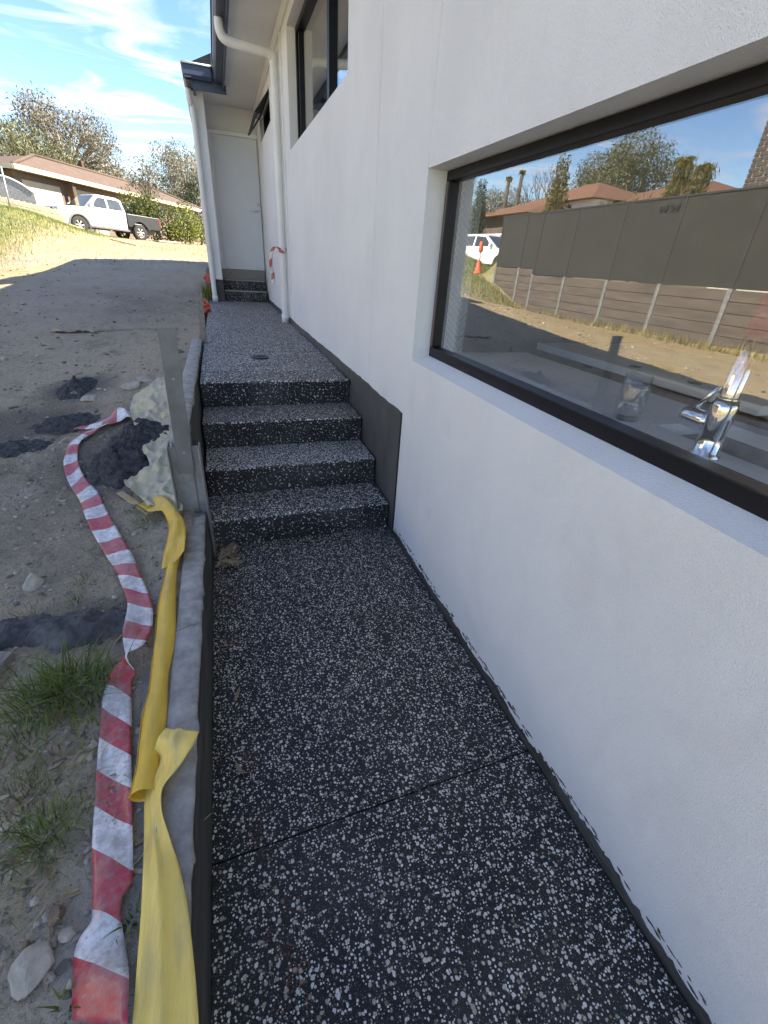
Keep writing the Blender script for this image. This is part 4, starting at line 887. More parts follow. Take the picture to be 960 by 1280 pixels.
scatter_mesh('weed_grass', 'grass', V, F, label='green grass tufts and weeds growing in the near dirt', kind='stuff')
V, F = blades([gs(60, 980, .2, 170, .06, .002, 1.3), gs(40, 1080, .15, 100, .06, .002, 1.3), gs(185, 650, .08, 60, .05, .002, 1.2), gs(20, 890, .15, 80, .07, .002, 1.3)], 4)
scatter_mesh('dry_grass', 'dry_grass', V, F, label='dry yellowed grass stalks lying in the near dirt', kind='stuff')
def field(num, sampler, seed, l0, l1, wd):
    rg = np.random.default_rng(seed); V = []; F = []
    XY = np.array([sampler(rg) for _ in range(num)]); Z = ground_z(XY[:, 0], XY[:, 1])
    for (x, y), z in zip(XY, Z):
        ln = rg.uniform(l0, l1); a = rg.random() * 6.28; e = ln * rg.uniform(.1, .7); o = len(V)
        V += [(x - wd * math.sin(a), y + wd * math.cos(a), z - .02), (x + wd * math.sin(a), y - wd * math.cos(a), z - .02), (x + e * math.cos(a), y + e * math.sin(a), z + ln)]; F.append([o, o + 1, o + 2])
    return V, F
def bank_s(rg):
    while True:
        x, y = rg.uniform(-12, -3.8), rg.uniform(12.5, 28)
        if rg.random() < float(sst(-4.8, -7.0, x) * sst(12, 16, y)) and not (x < -8.05 and y < 15.4): return x, y
V, F = field(26000, bank_s, 5, .04, .13, .008); scatter_mesh('bank_grass', 'grass', V, F, label='green grass covering the sunlit bank at the left', kind='stuff')
def dry_s(rg):
    while True:
        x, y = rg.uniform(-10, 1), rg.uniform(13, 31)
        if rg.random() < .12 + .88 * float(sst(-5, -6.5, x)): return x, y
V, F = field(12000, dry_s, 6, .03, .09, .008)
V2, F2 = field(1500, lambda rg: (-7.9 + abs(rg.normal()) * .25, rg.uniform(4, 15)), 7, .05, .25, .01); o = len(V); V += V2; F += [[i + o for i in f] for f in F2]
scatter_mesh('bank_dry_grass', 'dry_grass', V, F, label='dry yellow grass over the sunlit ground and at the fence foot', kind='stuff')
# orange plastic bundle and weed by the porch corner
ob = thing('plastic_bundle', 'crumpled orange and red plastic barrier bundle beside the upper path', 'plastic', (-1.2, 8.0, .7))
for (u, v, s, mt) in ((257, 390, .085, 'orange'), (262, 354, .09, 'pink')):
    c = G(u, v); bm = bmesh.new(); bmesh.ops.create_icosphere(bm, subdivisions=4, radius=1)
    for p in bm.verts: p.co *= s * (1 + 1.3 * float(fbm(np.array(p.co.x * 2.5 + s * 50), np.array(p.co.y * 2.5 + p.co.z * 3), 41))); p.co += Vector((c.x, c.y, c.z + s * .75))
    me = bpy.data.meshes.new('fold'); bm.to_mesh(me); bm.free(); me.materials.append(M[mt]); link('fold', me, ob)
q = G(259, 372); V, F = blades([(q.x, q.y, .12, 120, .3, .012, .5)], 8); scatter_mesh('weed', 'bush_lime', V, F, label='green weed growing between the orange plastic folds by the path', cat='plant')

# ------------------------------------------------------------------ vehicles
def place(t, pos, heading, pitch=0.0):
    """local x runs from the front axle to the rear axle"""
    d = Vector((math.sin(heading) * math.cos(pitch), math.cos(heading) * math.cos(pitch), -math.sin(pitch))); s = Vector((0, 0, 1)).cross(d).normalized(); u = d.cross(s)
    m = Matrix((d, s, u)).transposed().to_4x4(); m.translation = Vector(pos); t.matrix_world = m
def arc(cx, cz, r, a0, a1, n): return [(cx + r * math.cos(a0 + (a1 - a0) * i / n), cz + r * math.sin(a0 + (a1 - a0) * i / n)) for i in range(n + 1)]
def wheel(t, x, y, r, side):
    o = MB().lathe([(r * .62, -.11), (r * .9, -.12), (r, -.09), (r, .09), (r * .9, .12), (r * .62, .11)], (x, y, r), 28, 'y').build('wheel', 'rubber', t, True)
    m_ = MB().lathe([(r * .62, -.10), (r * .63, .085 * side), (r * .55, .085 * side), (r * .50, .02 * side)], (x, y, r), 28, 'y')
    for k in range(6):
        a = k * math.pi / 3; c, s = math.cos(a), math.sin(a); w2 = .035
        m_.hexa([(x + c * .04 - s * w2, y + side * .05, r + s * .04 + c * w2), (x + c * .04 + s * w2, y + side * .05, r + s * .04 - c * w2), (x + c * r * .6 + s * w2, y + side * .06, r + s * r * .6 - c * w2), (x + c * r * .6 - s * w2, y + side * .06, r + s * r * .6 + c * w2),
                 (x + c * .04 - s * w2, y + side * .08, r + s * .04 + c * w2), (x + c * .04 + s * w2, y + side * .08, r + s * .04 - c * w2), (x + c * r * .6 + s * w2, y + side * .09, r + s * r * .6 - c * w2), (x + c * r * .6 - s * w2, y + side * .09, r + s * r * .6 + c * w2)])
    m_.lathe([(0, .085 * side), (.06, .085 * side), (.07, .06 * side)], (x, y, r), 16, 'y'); m_.build('rim', 'steel', o, True)
def cabin(stations, W, tum, z0):
    """greenhouse: list of (x, z) roofline, base z0, narrower at the top"""
    mb = MB(); P = []
    zt = max(z for _, z in stations)
    for x, z in stations:
        f = (z - z0) / (zt - z0); hw = W - tum * f; P.append([(x, -W if f < .02 else -hw, z), (x, -hw * .55, z + .03 * f), (x, hw * .55, z + .03 * f), (x, W if f < .02 else hw, z)])
    mb.grid(P)
    n = len(stations); k0 = 0
    mb.f.append(tuple(i * 4 for i in range(n))); mb.f.append(tuple(i * 4 + 3 for i in range(n)))
    return mb
def side_glass(poly, W, tum, z0, zt, side, off=.006, th=.02):
    mb = MB(); f = lambda z: (W - tum * (z - z0) / (zt - z0)) * side; n = len(poly)
    vs = [(x, f(z) + side * off, z) for x, z in poly] + [(x, f(z) - side * th, z) for x, z in poly]
    return mb.add(vs, [tuple(range(n)), tuple(range(n, 2 * n))] + [(i, (i + 1) % n, n + (i + 1) % n, n + i) for i in range(n)])
def ute():
    t = thing('utility_vehicle', 'white dual cab utility vehicle with black tray parked before the brown roofed house', 'ute'); LOCAL.add(t.name)
    r = .38; wb_ = 3.15; W = .92
    low = [(-.92, .42), (-.94, .78), (-.86, 1.03), (-.2, 1.14), (.52, 1.20), (2.42, 1.20), (2.42, .40)] + [(wb_ - 1.15, .40)] + [(.46, .40)] + arc(0, r, .46, 0.05, math.pi - .05, 10) + [(-.5, .42)]
    MB().prism([(x, z) for x, z in low], 1, -W, W).build('body', 'carwhite', t, bev=.05, seg=3)
    cst = [(.42, 1.19), (1.08, 1.76), (1.35, 1.80), (2.1, 1.79), (2.34, 1.72), (2.44, 1.19)]
    cabin(cst, W - .01, .17, 1.19).build('cab', 'carwhite', t, bev=.03)
    for s in (-1, 1):
        side_glass([(.72, 1.24), (1.14, 1.68), (1.52, 1.70), (1.52, 1.24)], W - .01, .17, 1.19, 1.8, s).build('side_window', 'carglass', t)
        side_glass([(1.60, 1.24), (1.60, 1.70), (2.12, 1.69), (2.26, 1.62), (2.32, 1.26)], W - .01, .17, 1.19, 1.8, s).build('side_window', 'carglass', t)
        for hx in (1.42, 2.2): MB().box((hx, s * (W + .005) - .012, 1.05), (hx + .16, s * (W + .005) + .012, 1.09)).build('door_handle', 'carwhite', t)
        for dx_ in (.62, 1.56, 2.38): MB().box((dx_, s * W - .002, .50), (dx_ + .012, s * W + .003, 1.18)).build('door_gap', 'cargrey', t)
        MB().box((.60, s * (W + .06) - .09, 1.22), (.74, s * (W + .06) + .09, 1.40)).build('mirror', 'carwhite', t, bev=.03)
        MB().box((.5, s * W - .06, .36), (2.5, s * W + .02, .44)).build('side_step', 'cargrey', t)
        fl = MB(); ring = arc(0, r, .45, -.15, math.pi + .15, 14); ring2 = arc(0, r, .53, -.15, math.pi + .15, 14)
        n = len(ring); fl.add([(x, s * (W - .02), z) for x, z in ring] + [(x, s * (W - .02), z) for x, z in ring2] + [(x, s * (W + .04), z) for x, z in ring] + [(x, s * (W + .025), z) for x, z in ring2], [(n * a + i, n * a + i + 1, n * b + i + 1, n * b + i) for a, b in ((0, 2), (2, 3), (3, 1)) for i in range(n - 1)]); fl.build('wheel_arch', 'cargrey', t)
        MB().prism([(-.90, .86), (-.60, .90), (-.50, 1.02), (-.82, .99)], 1, s * W - .22 * (s > 0) + (.22 if s < 0 else 0) - (.0), s * (W + .008)).build('headlight', 'lamp', t)
        wheel(t, 0, s * (W - .12), r, s); wheel(t, wb_, s * (W - .12), r, s)
        MB().box((4.32, s * (W - .04) - .05, .82), (4.40, s * (W - .04) + .05, 1.12)).build('tail_light', 'redlamp', t)
    MB().add([(.46, -.80, 1.22), (.46, .80, 1.22), (1.06, .66, 1.735), (1.06, -.66, 1.735), (.43, -.80, 1.24), (.43, .80, 1.24), (1.03, .66, 1.76), (1.03, -.66, 1.76)], [(0, 1, 2, 3), (4, 5, 6, 7), (0, 1, 5, 4), (1, 2, 6, 5), (2, 3, 7, 6), (3, 0, 4, 7)]).build('windscreen', 'carglass', t)
    MB().box((-1.0, -.88, .40), (-.88, .88, .70)).build('front_bumper', 'cargrey', t, bev=.04)
    MB().box((-.955, -.6, .72), (-.90, .6, .98)).build('grille', 'carblack', t, bev=.02)
    # tray
    tr_ = [(2.50, .62), (2.50, 1.24), (4.38, 1.24), (4.38, .62), (3.64, .62)] + arc(wb_, r, .47, .5, math.pi - .5, 8)
    mb = MB()
    for y0, y1 in ((-W, -W + .07), (W - .07, W)): mb.prism([(2.50, .60), (2.50, 1.18), (4.38, 1.18), (4.38, .60)] + [(wb_ + .50, .60)] + arc(wb_, r, .50, .45, math.pi - .45, 8) + [(wb_ - .50, .60)], 1, y0, y1)
    mb.box((2.50, -W + .07, .70), (4.38, W - .07, .78)).box((2.50, -W + .07, .78), (2.56, W - .07, 1.18)).box((4.32, -W + .07, .66), (4.38, W - .07, 1.18)); mb.build('tray', 'carblack', t, bev=.015)
    for s in (-1, 1):
        MB().tube([(2.56, s * .80, 1.15), (2.50, s * .74, 1.62), (2.95, s * .80, 1.20)], .035, 8).build('sports_bar', 'carblack', t, True)
        MB().box((2.45, s * W * .55, .35), (4.3, s * W * .55 + .05, .6)).build('chassis', 'cargrey', t)
    MB().tube([(2.50, -.74, 1.62), (2.50, .74, 1.62)], .035, 8).build('sports_bar', 'carblack', t, True)
    MB().box((4.40, -.8, .48), (4.52, .8, .62)).build('rear_bumper', 'cargrey', t, bev=.03)
    # printed mark on the near front door
    for s in (-1, 1):
        y = s * (W + .004); f = -s
        m_ = MB()
        for k in range(7):
            a = k * 2 * math.pi / 7; m_.add([(1.02 + .10 * math.cos(a), y, .92 + .10 * math.sin(a)), (1.02 + .17 * math.cos(a + .5), y, .92 + .15 * math.sin(a + .5)), (1.02 + .09 * math.cos(a + .7), y, .92 + .09 * math.sin(a + .7))], [(0, 1, 2)])
        m_.build('door_mark', 'gold', t)
        MB().box((.96, y - .003, .82), (.985, y + .003, 1.03)).box((.985, y - .003, .82), (1.08, y + .003, .845)).build('door_letter', 'ink', t)
    return t
UT = ute(); gF = Vector((-7.11, 29.34, 0)); gF.z = 2.24 - .38
place(UT, gF + Vector((.60, .3, 0)) * 0, rad(50), rad(2.0))
# shift so the near wheels stand on the measured spot
loc = UT.matrix_world @ Vector((0, .80, 0)); UT.location = Vector(UT.location)
UT.matrix_world = Matrix.Translation(UT.matrix_world @ Vector((0, .8, 0)) - UT.matrix_world.translation) @ UT.matrix_world
def hatch(label, pos, heading):
    t = thing('hatchback_car', label, 'car', group='white cars beyond the fence end'); LOCAL.add(t.name); r = .32; W = .88
    low = [(-.78, .35), (-.80, .62), (-.62, .80), (.35, .95), (3.2, .98), (3.3, .6), (3.25, .35), (2.96, .33)] + arc(2.58, r, .38, .02, math.pi - .02, 10) + [(2.2, .30), (.39, .30)] + arc(0, r, .38, .02, math.pi - .02, 10) + [(-.4, .33)]
    MB().prism(low, 1, -W, W).build('body', 'carwhite', t, bev=.05, seg=3)
    cabin([(.30, .95), (1.05, 1.42), (1.4, 1.48), (2.4, 1.46), (3.0, 1.25), (3.24, .95)], W - .02, .17, .95).build('cab', 'carwhite', t, bev=.03)
    for s in (-1, 1):
        side_glass([(.58, .99), (1.08, 1.36), (1.62, 1.40), (1.62, .99)], W - .02, .17, .95, 1.48, s).build('side_window', 'carglass', t)
        side_glass([(1.70, .99), (1.70, 1.40), (2.4, 1.38), (2.85, 1.18), (2.9, 1.0)], W - .02, .17, .95, 1.48, s).build('side_window', 'carglass', t)
        MB().box((.52, s * (W + .06) - .08, .98), (.64, s * (W + .06) + .08, 1.12)).build('mirror', 'carwhite', t, bev=.03)
        MB().prism([(-.76, .60), (-.45, .66), (-.32, .78), (-.62, .76)], 1, s * (W - .2), s * (W + .006)).build('headlight', 'lamp', t)
        wheel(t, 0, s * (W - .11), r, s); wheel(t, 2.58, s * (W - .11), r, s)
    MB().add([(.34, -.76, .97), (.34, .76, .97), (1.04, .64, 1.40), (1.04, -.64, 1.40), (.31, -.76, .99), (.31, .76, .99), (1.01, .64, 1.42), (1.01, -.64, 1.42)], [(0, 1, 2, 3), (4, 5, 6, 7), (0, 1, 5, 4), (1, 2, 6, 5), (2, 3, 7, 6), (3, 0, 4, 7)]).build('windscreen', 'carglass', t)
    place(t, pos, heading); return t
hatch('white hatchback car at the end of the grey fence, mirrored in the window', (-11.6, 20.2, gz(-11.6, 20.2) + .02), rad(20))
hatch('second white car behind the hatchback, mirrored in the window', (-14.2, 22.6, gz(-14.2, 22.6) + .25), rad(25))

# ------------------------------------------------------------------ trees
def leaf_cloud(clumps, per_m3, size, asp, seed, droop=0.0, shell=.35):
    rg = np.random.default_rng(seed); V = []; F = []; o = 0
    for (cx, cy, cz, rx, ry, rz) in clumps:
        n = max(12, int(per_m3 * rx * ry * rz)); d = rg.normal(size=(n, 3)); d /= np.linalg.norm(d, axis=1)[:, None]; rr = (shell + (1 - shell) * rg.random(n)) ** .6
        p = d * rr[:, None] * (1 + .25 * rg.normal(size=(n, 1)) * .5) * (rx, ry, rz) + (cx, cy, cz)
        a = rg.normal(size=(n, 3)); a[:, 2] -= droop * 2; a /= np.linalg.norm(a, axis=1)[:, None]; b = np.cross(a, rg.normal(size=(n, 3))); b /= np.linalg.norm(b, axis=1)[:, None] + 1e-9
        ln = size * rg.uniform(.6, 1.4, (n, 1)); A = a * ln * .5; B = b * ln * .5 * asp
        q = np.stack([p - A, p + B, p + A, p - B], 1).reshape(-1, 3); V += q.tolist(); F += [(o + 4 * i, o + 4 * i + 1, o + 4 * i + 2, o + 4 * i + 3) for i in range(n)]; o += 4 * n
    return V, F
def tree(name, label, base, H, r, clumps, leaf, size, per, asp=.35, bark='bark', seed=1, droop=.3, group=None, fork=.35, lean=(0, 0)):
    """clumps in offsets from the base"""
    base = Vector(base); t = thing(name, label, 'tree', tuple(base), group); rn = random.Random(seed); mb = MB()
    top = base + Vector((lean[0], lean[1], H * .72)); f0 = base.lerp(top, fork)
    mb.tube([base - Vector((0, 0, .3)), base.lerp(top, .15), f0, base.lerp(top, .7) + Vector((rn.uniform(-.2, .2), 0, 0)), top], [r * 1.25, r, r * .8, r * .5, r * .2], 9)
    for (x, y, z, *_) in clumps:
        e = base + Vector((x, y, z)); s = base.lerp(top, min(.95, max(fork * .8, (z / H) * rn.uniform(.55, .85)))); m = s.lerp(e, .5) + Vector((rn.uniform(-.1, .1), rn.uniform(-.1, .1), .12 * (e - s).length))
        mb.tube([s, m, e], [r * .42, r * .26, r * .08], 6)
        for k in range(3):
            q = e + Vector((rn.uniform(-1, 1), rn.uniform(-1, 1), rn.uniform(-.6, 1))) * .5; mb.tube([m, m.lerp(q, .6), q], [r * .16, r * .1, r * .03], 5)
    mb.build('trunk', bark, t, True)
    V, F = leaf_cloud([(base.x + c[0], base.y + c[1], base.z + c[2], *c[3:6]) for c in clumps], per, size, asp, seed, droop)
    o = scatter_mesh('crown', leaf, V, F); o.parent = t; o.matrix_parent_inverse = Matrix.Translation(-base)
    return t
def spread(n, rx, ry, z0, z1, cr, seed, taper=0.0):
    rn = random.Random(seed); o = []
    for k in range(n):
        s = (k + .5) / n; z = z0 + (z1 - z0) * s; a = k * 2.4 + rn.uniform(-.4, .4); q = math.sqrt(max(0, 1 - ((s - .45) / .62) ** 2)) * rn.uniform(.35, 1.0) * (1 - taper * s)
        c = cr * rn.uniform(.7, 1.25); o.append((math.cos(a) * rx * q, math.sin(a) * ry * q, z, c, c, c * rn.uniform(.6, .9)))
    return o
def far(u, v, y): q = at(u, v, 1, y); return float(q[0]), y, float(q[2])
GR = 'gum trees behind the brown roofed house'
def bg_tree(u, vtop, y, halfw, label, leaf, n, seed, size=.34, per=85, z0=.3, **k):
    x, yy, zt = far(u, vtop, y); b = gz(x, y); H = zt - b
    return tree('gum_tree', label, (x, y, b), H, H * .022 + .05, spread(n, halfw, halfw, H * z0, H * .97 - halfw * .3, halfw * .34, seed), leaf, size, per * 1.15, .4, 'bark', seed, .5, GR, **k)
bg_tree(58, 108, 56, 4.6, 'tall bronze leaved gum tree above the left of the brown roof', 'gum_brown', 39, 5, .20, 170, .30)
bg_tree(0, 132, 50, 4.6, 'green leaning gum tree at the left edge behind the house', 'gum', 36, 8, .20, 170, .2)
bg_tree(100, 150, 62, 3.4, 'thin gum tree right of the tall bronze gum', 'gum_brown', 24, 12, .20, 120, .3)
bg_tree(126, 190, 66, 3.2, 'low rounded gum tree above the middle of the roof', 'gum', 21, 15, .20, 200, .2)
bg_tree(150, 197, 70, 3.2, 'low grey gum tree behind the ridge', 'gum_pale', 21, 16, .20, 170, .2)
bg_tree(226, 166, 62, 4.4, 'tall pale weeping gum tree left of the white wing wall', 'gum_pale', 39, 19, .20, 200, .12)
bg_tree(248, 212, 58, 2.8, 'dark bushy tree touching the wing wall edge', 'dark_leaf', 21, 22, .20, 350, .05)
bg_tree(200, 205, 66, 3.0, 'low pale gum tree right of the shrub tree', 'gum_pale', 18, 29, .20, 180, .2)
x, y, zt = far(177, 196, 35.0); b = gz(x, y)
tree('shrub_tree', 'slender reddish shrub tree in front of the brown roof', (x, y, b), zt - b, .09, spread(22, .95, .95, .6, (zt - b) * .96, .55, 31, .35), 'gum_brown', .13, 700, .45, 'bark_dark', 31, .1)
def hedge(label, u, v0, v1, y, hw, leaf, seed):
    x, _, zt = far(u, v0, y); b = gz(x, y); t = thing('hedge_shrub', label, 'shrub', (x, y, b), 'shrubs along the house front'); H = zt - b
    MB().tube([(x, y, b - .1), (x + .05, y, b + H * .5), (x, y, b + H * .8)], [.06, .05, .02], 6).build('stem', 'bark_dark', t, True)
    rn = random.Random(seed); cl = [(x + rn.uniform(-1, 1) * hw, y + rn.uniform(-.5, .5), b + rn.uniform(.15, .85) * H, hw * .5, .6, H * .28) for _ in range(16)]
    V, F = leaf_cloud(cl, 900, .13, .5, seed); o = scatter_mesh('foliage', leaf, V, F); o.parent = t; o.matrix_parent_inverse = Matrix.Translation(-Vector((x, y, b)))
hedge('yellow green shrub below the shrub tree beside the ute', 170, 240, 292, 34, 1.0, 'bush', 3)
hedge('rounded green shrub right of the ute tray', 205, 248, 297, 33.5, 1.0, 'bush', 5)
hedge('bright lime shrub at the end of the hedge by the wing wall', 232, 262, 302, 33, .85, 'bush_lime', 7)
hedge('pale dry shrub behind the lime shrub', 246, 255, 290, 36, .7, 'gum_pale', 9)

# ------------------------------------------------------------------ house in the distance
HO = Vector((-9.45, 30.3, 0)); HU = Vector((math.sin(rad(23)), math.cos(rad(23)), 0)); HN = Vector((-math.cos(rad(23)), math.sin(rad(23)), 0)); EZ = 4.50; B0 = 1.6; LEN = 21.0; DEP = 5.3; HR = 5.0; RH = 1.06
def hp(u, n, z): p = HO + HU * u + HN * n; return (p.x, p.y, z)
def hbox(u0, u1, n0, n1, z0, z1): return MB().hexa([hp(u0, n0, z0), hp(u1, n0, z0), hp(u1, n1, z0), hp(u0, n1, z0), hp(u0, n0, z1), hp(u1, n0, z1), hp(u1, n1, z1), hp(u0, n1, z1)])
bh = thing('brick_house', 'low brown brick house with brown tiled hip roof behind the ute', 'house', hp(8, 3, B0))
hbox(.6, LEN - .6, .65, DEP - .6, B0 - .6, EZ - .12).build('wall', 'house_brick', bh)
MB().add([hp(-.05, -.05, EZ), hp(LEN, -.05, EZ), hp(LEN, DEP, EZ), hp(-.05, DEP, EZ), hp(HR, DEP / 2, EZ + RH), hp(LEN - 3.4, DEP / 2, EZ + RH)], [(0, 1, 5, 4), (1, 2, 5), (2, 3, 4, 5), (3, 0, 4), (0, 3, 2, 1)]).build('roof', 'roof_brown', bh)
rg_ = MB().tube([hp(HR, DEP / 2, EZ + RH + .02), hp(LEN - 3.4, DEP / 2, EZ + RH + .02)], .09, 6); rg_.tube([hp(0, 0, EZ + .03), hp(HR, DEP / 2, EZ + RH + .02)], .09, 6).tube([hp(LEN, 0, EZ + .03), hp(LEN - 3.4, DEP / 2, EZ + RH + .02)], .09, 6); rg_.build('ridge_cap', 'roof_brown', bh, True)
hbox(-.1, LEN + .05, -.12, -.055, EZ - .16, EZ + .03).build('fascia', 'cream', bh); hbox(-.12, -.055, -.05, DEP, EZ - .16, EZ + .03).build('fascia', 'cream', bh)
hbox(0, LEN, -.04, .64, EZ - .115, EZ - .08).build('soffit', 'beige', bh)
hbox(1.0, 3.6, .55, .648, B0 - .1, EZ - .45).build('garage_door', 'beige', bh); hbox(4.6, 7.2, .55, .648, B0 - .1, EZ - .4).build('garage_door', 'beige', bh)
hbox(4.0, 4.25, .1, .4, B0 - .1, EZ - .12).build('brick_pillar', 'roof_brown', bh)
for (a, b_) in ((9.2, 10.8), (13.0, 14.4), (16.2, 17.6)):
    wn_ = hbox(a, b_, .60, .649, EZ - 1.6, EZ - .5).build('window', 'white_paint', bh)
    for k in range(2): hbox(a + .06 + k * (b_ - a) / 2, a - .03 + (k + 1) * (b_ - a) / 2, .57, .599, EZ - 1.53, EZ - .57).build('pane', 'carglass', wn_)
hbox(9.0, 9.22, 2.6, 2.82, EZ + .9, EZ + 1.5).build('chimney', 'roof_brown', bh)
# neighbour's corner at the far left
q0 = at(-40, 205, 1, 36); nb = thing('red_roof_house', 'corner of a red tiled roof at the left edge of the picture', 'house', (q0[0] - 4, 38, 2))
zr = float(at(5, 213, 1, 36)[2]); xr = float(at(14, 205, 1, 36)[0])
MB().add([(xr, 36, zr), (xr - 9, 36, zr + .3), (xr - 9, 44, zr + .3), (xr, 44, zr), (xr - 4, 38.5, zr + 1.0), (xr - 4, 42, zr + 1.0)], [(0, 1, 4), (1, 2, 5, 4), (2, 3, 5), (3, 0, 4, 5), (0, 3, 2, 1)]).build('roof', 'roof_red', nb); MB().box((xr - 8.5, 36.5, 1.2), (xr - .5, 43.5, zr)).build('wall', 'house_brick', nb)
# gate, low wall and pole at the left edge
ga = thing('metal_gate', 'grey ribbed metal gate with arched top at the left edge', 'gate', (-9.5, 28, 2.3))
gy_ = 27.5; gx0 = float(at(-30, 230, 1, gy_)[0]); gx1 = float(at(42, 240, 1, gy_)[0]); gzb = float(at(20, 248, 1, gy_)[2]); gzt = float(at(8, 219, 1, gy_)[2])
n = 26
for i in range(n):
    a, b_ = gx0 + (gx1 - gx0) * i / n, gx0 + (gx1 - gx0) * (i + 1) / n; s = (i + .5) / n; top = gzt - .05 - (gzt - gzb) * .62 * max(0, (s - .45) / .55) ** 1.8
    MB().box((a + .004, gy_, gzb - .3), (b_ - .004, gy_ + .025 + .012 * (i % 2), top)).build('sheet_rib', 'steel', ga)
MB().tube([(gx0 + (gx1 - gx0) * s, gy_ - .02, gzt - .03 - (gzt - gzb) * .62 * max(0, (s - .45) / .55) ** 1.8) for s in np.linspace(0, 1, 14)], .035, 8).build('top_rail', 'white_paint', ga, True)
lw_ = thing('low_block_wall', 'low cream block wall along the top of the grass bank', 'wall', (-9, 26.5, 2.2)); wy = 26.2
wx0 = float(at(-30, 250, 1, wy)[0]); wx1 = float(at(76, 262, 1, wy)[0]); wz = float(at(30, 243, 1, wy)[2])
for c in range(3):
    nb_ = 14
    for i in range(nb_):
        a = wx0 + (wx1 - wx0) * (i + (.5 if c % 2 else 0)) / nb_; s = (i + .5) / nb_
        if (wz - .55 * s) - c * .2 > 1.4: MB().box((a, wy + .02 * c * 0, wz - .45 * s - (c + 1) * .2), (a + (wx1 - wx0) / nb_ - .012, wy + .2 - .01 * c, wz - .45 * s - c * .2 - .012)).build('block', 'cream', lw_)
MB().box((wx0, wy + .03, 1.5), (wx1 - .05, wy + .17, wz - .65)).build('core', 'mortar', lw_)
a0, a1 = at(1, 208, 1, 25.0), at(10, 252, 1, 25.0); MB().tube([tuple(a1 - np.array([0, 0, .5])), tuple(a0)], .035, 8).build('leaning_pole', 'steel', None, True, label='thin grey pole standing on the bank at the left edge', cat='pole')

# ------------------------------------------------------------------ across the site: seen mirrored in the kitchen window
FX = -8.0
YB = [15.35, 13.95, 13.15, 11.65, 10.02, 8.44, 6.81, 5.2, 3.6, 2.0]
rw = thing('retaining_wall', 'brown grey sleeper retaining wall below the grey fence across the site', 'wall', (FX, 9, .3))
slm = {}
for i, (a, b) in enumerate(zip(YB, YB[1:])):
    top = 1.58 if i < 2 else 1.42
    MB().box((FX - .07, a - .045, .0), (FX + .035, a + .045, top + .02)).build('post', 'steel', rw, bev=.004)
    for k in range(6):
        z1 = top - k * .2; MB().box((FX - .05, b + .05, z1 - .192), (FX + .012 + .006 * ((i * 7 + k * 3) % 3), a - .05, z1)).build('sleeper', 'sleeper_brown', rw, bev=.008)
fe = thing('panel_fence', 'dark grey panel fence standing on the sleeper retaining wall', 'fence', (FX, 9, 1.4))
for i, (a, b) in enumerate(zip(YB, YB[1:])):
    z0 = 1.60 if i < 2 else 1.44
    MB().box((FX - .035, b + .022, z0), (FX - .005, a - .022, 3.0)).build('panel', 'fence_grey', fe)
    MB().box((FX - .045, a - .02, z0), (FX + .008, a + .02, 3.02)).build('post', 'fence_cap', fe)
MB().box((FX - .05, YB[-1], 3.001), (FX + .012, YB[0], 3.035)).build('top_rail', 'fence_cap', fe)
for dy_ in (0, .28):
    m_ = MB(); y0 = 8.95 - dy_; z0 = 2.82
    for s in (-1, 1): m_.prism([(y0, z0), (y0 + s * .10, z0 + .07), (y0 + s * .11, z0 - .03), (y0 + s * .05, z0 - .07)], 0, FX - .004, FX + .012)
    m_.build('fence_ornament', 'black', fe)
# brick house: real bricks on the corner that shows
kh = thing('dark_brick_house', 'dark brick house with pale mortar rising behind the grey fence', 'house', (-13, 5, 1.4)); KX = -10.0; KY = 8.95
MB().box((-16, 1.0, 1.0), (KX - .012, KY - .012, 6.6)).build('wall', 'mortar', kh)
bl, bhh, jt = .225, .070, .019; bme = MB().box((0, 0, 0), (.055, bl, bhh)).mesh('brick', 'brick_dark'); hme = MB().box((0, 0, 0), (.055, (bl - jt) / 2, bhh)).mesh('brick', 'brick_dark')
for r in range(34):
    z = 2.75 + r * (bhh + jt); y = KY
    half = r % 2
    if half: link('brick', hme, kh, loc=(KX - .05, KY - (bl - jt) / 2, z)); y = KY - (bl - jt) / 2 - jt
    for c in range(7 if r < 30 else 5):
        link('brick', bme, kh, loc=(KX - .05, y - bl, z)); y -= bl + jt
MB().add([(-16.6, .4, 6.6), (KX + .5, .4, 6.6), (KX + .5, KY + .5, 6.6), (-16.6, KY + .5, 6.6), (-13, 3.5, 8.2), (-13, 6, 8.2)], [(0, 1, 4), (1, 2, 5, 4), (2, 3, 5), (3, 0, 4, 5), (0, 3, 2, 1)]).build('roof', 'roof_own', kh)
# terracotta roofed house beyond
def V3(u, v, x):
    q = at(u, v, 0, .23 - x); return (.23 - float(q[0]), float(q[1]), float(q[2]))
th = thing('terracotta_house', 'house with terracotta tiled roofs and white upper wall behind the fence', 'house', (-21, 27, 1.5))
ap = V3(738, 229, -20)
def hip(cx, cy, hx_, hy_, ze, zr, rid, name='roof'):
    MB().add([(cx - hx_, cy - hy_, ze), (cx + hx_, cy - hy_, ze), (cx + hx_, cy + hy_, ze), (cx - hx_, cy + hy_, ze), (cx - rid[0], cy - rid[1], zr), (cx + rid[0], cy + rid[1], zr)], [(0, 1, 5, 4) if rid[0] else (0, 1, 4), (1, 2, 5) if rid[0] else (1, 2, 5, 4), (2, 3, 4, 5) if rid[0] else (2, 3, 5), (3, 0, 4) if rid[0] else (3, 0, 4, 5), (0, 3, 2, 1)]).build(name, 'roof_terra', th)
hip(-20.5, 27.0, 3.2, 4.2, 5.0, 6.25, (0, .6)); MB().box((-23.2, 23.3, 1.2), (-17.8, 30.7, 5.0)).build('wall', 'white_paint', th)
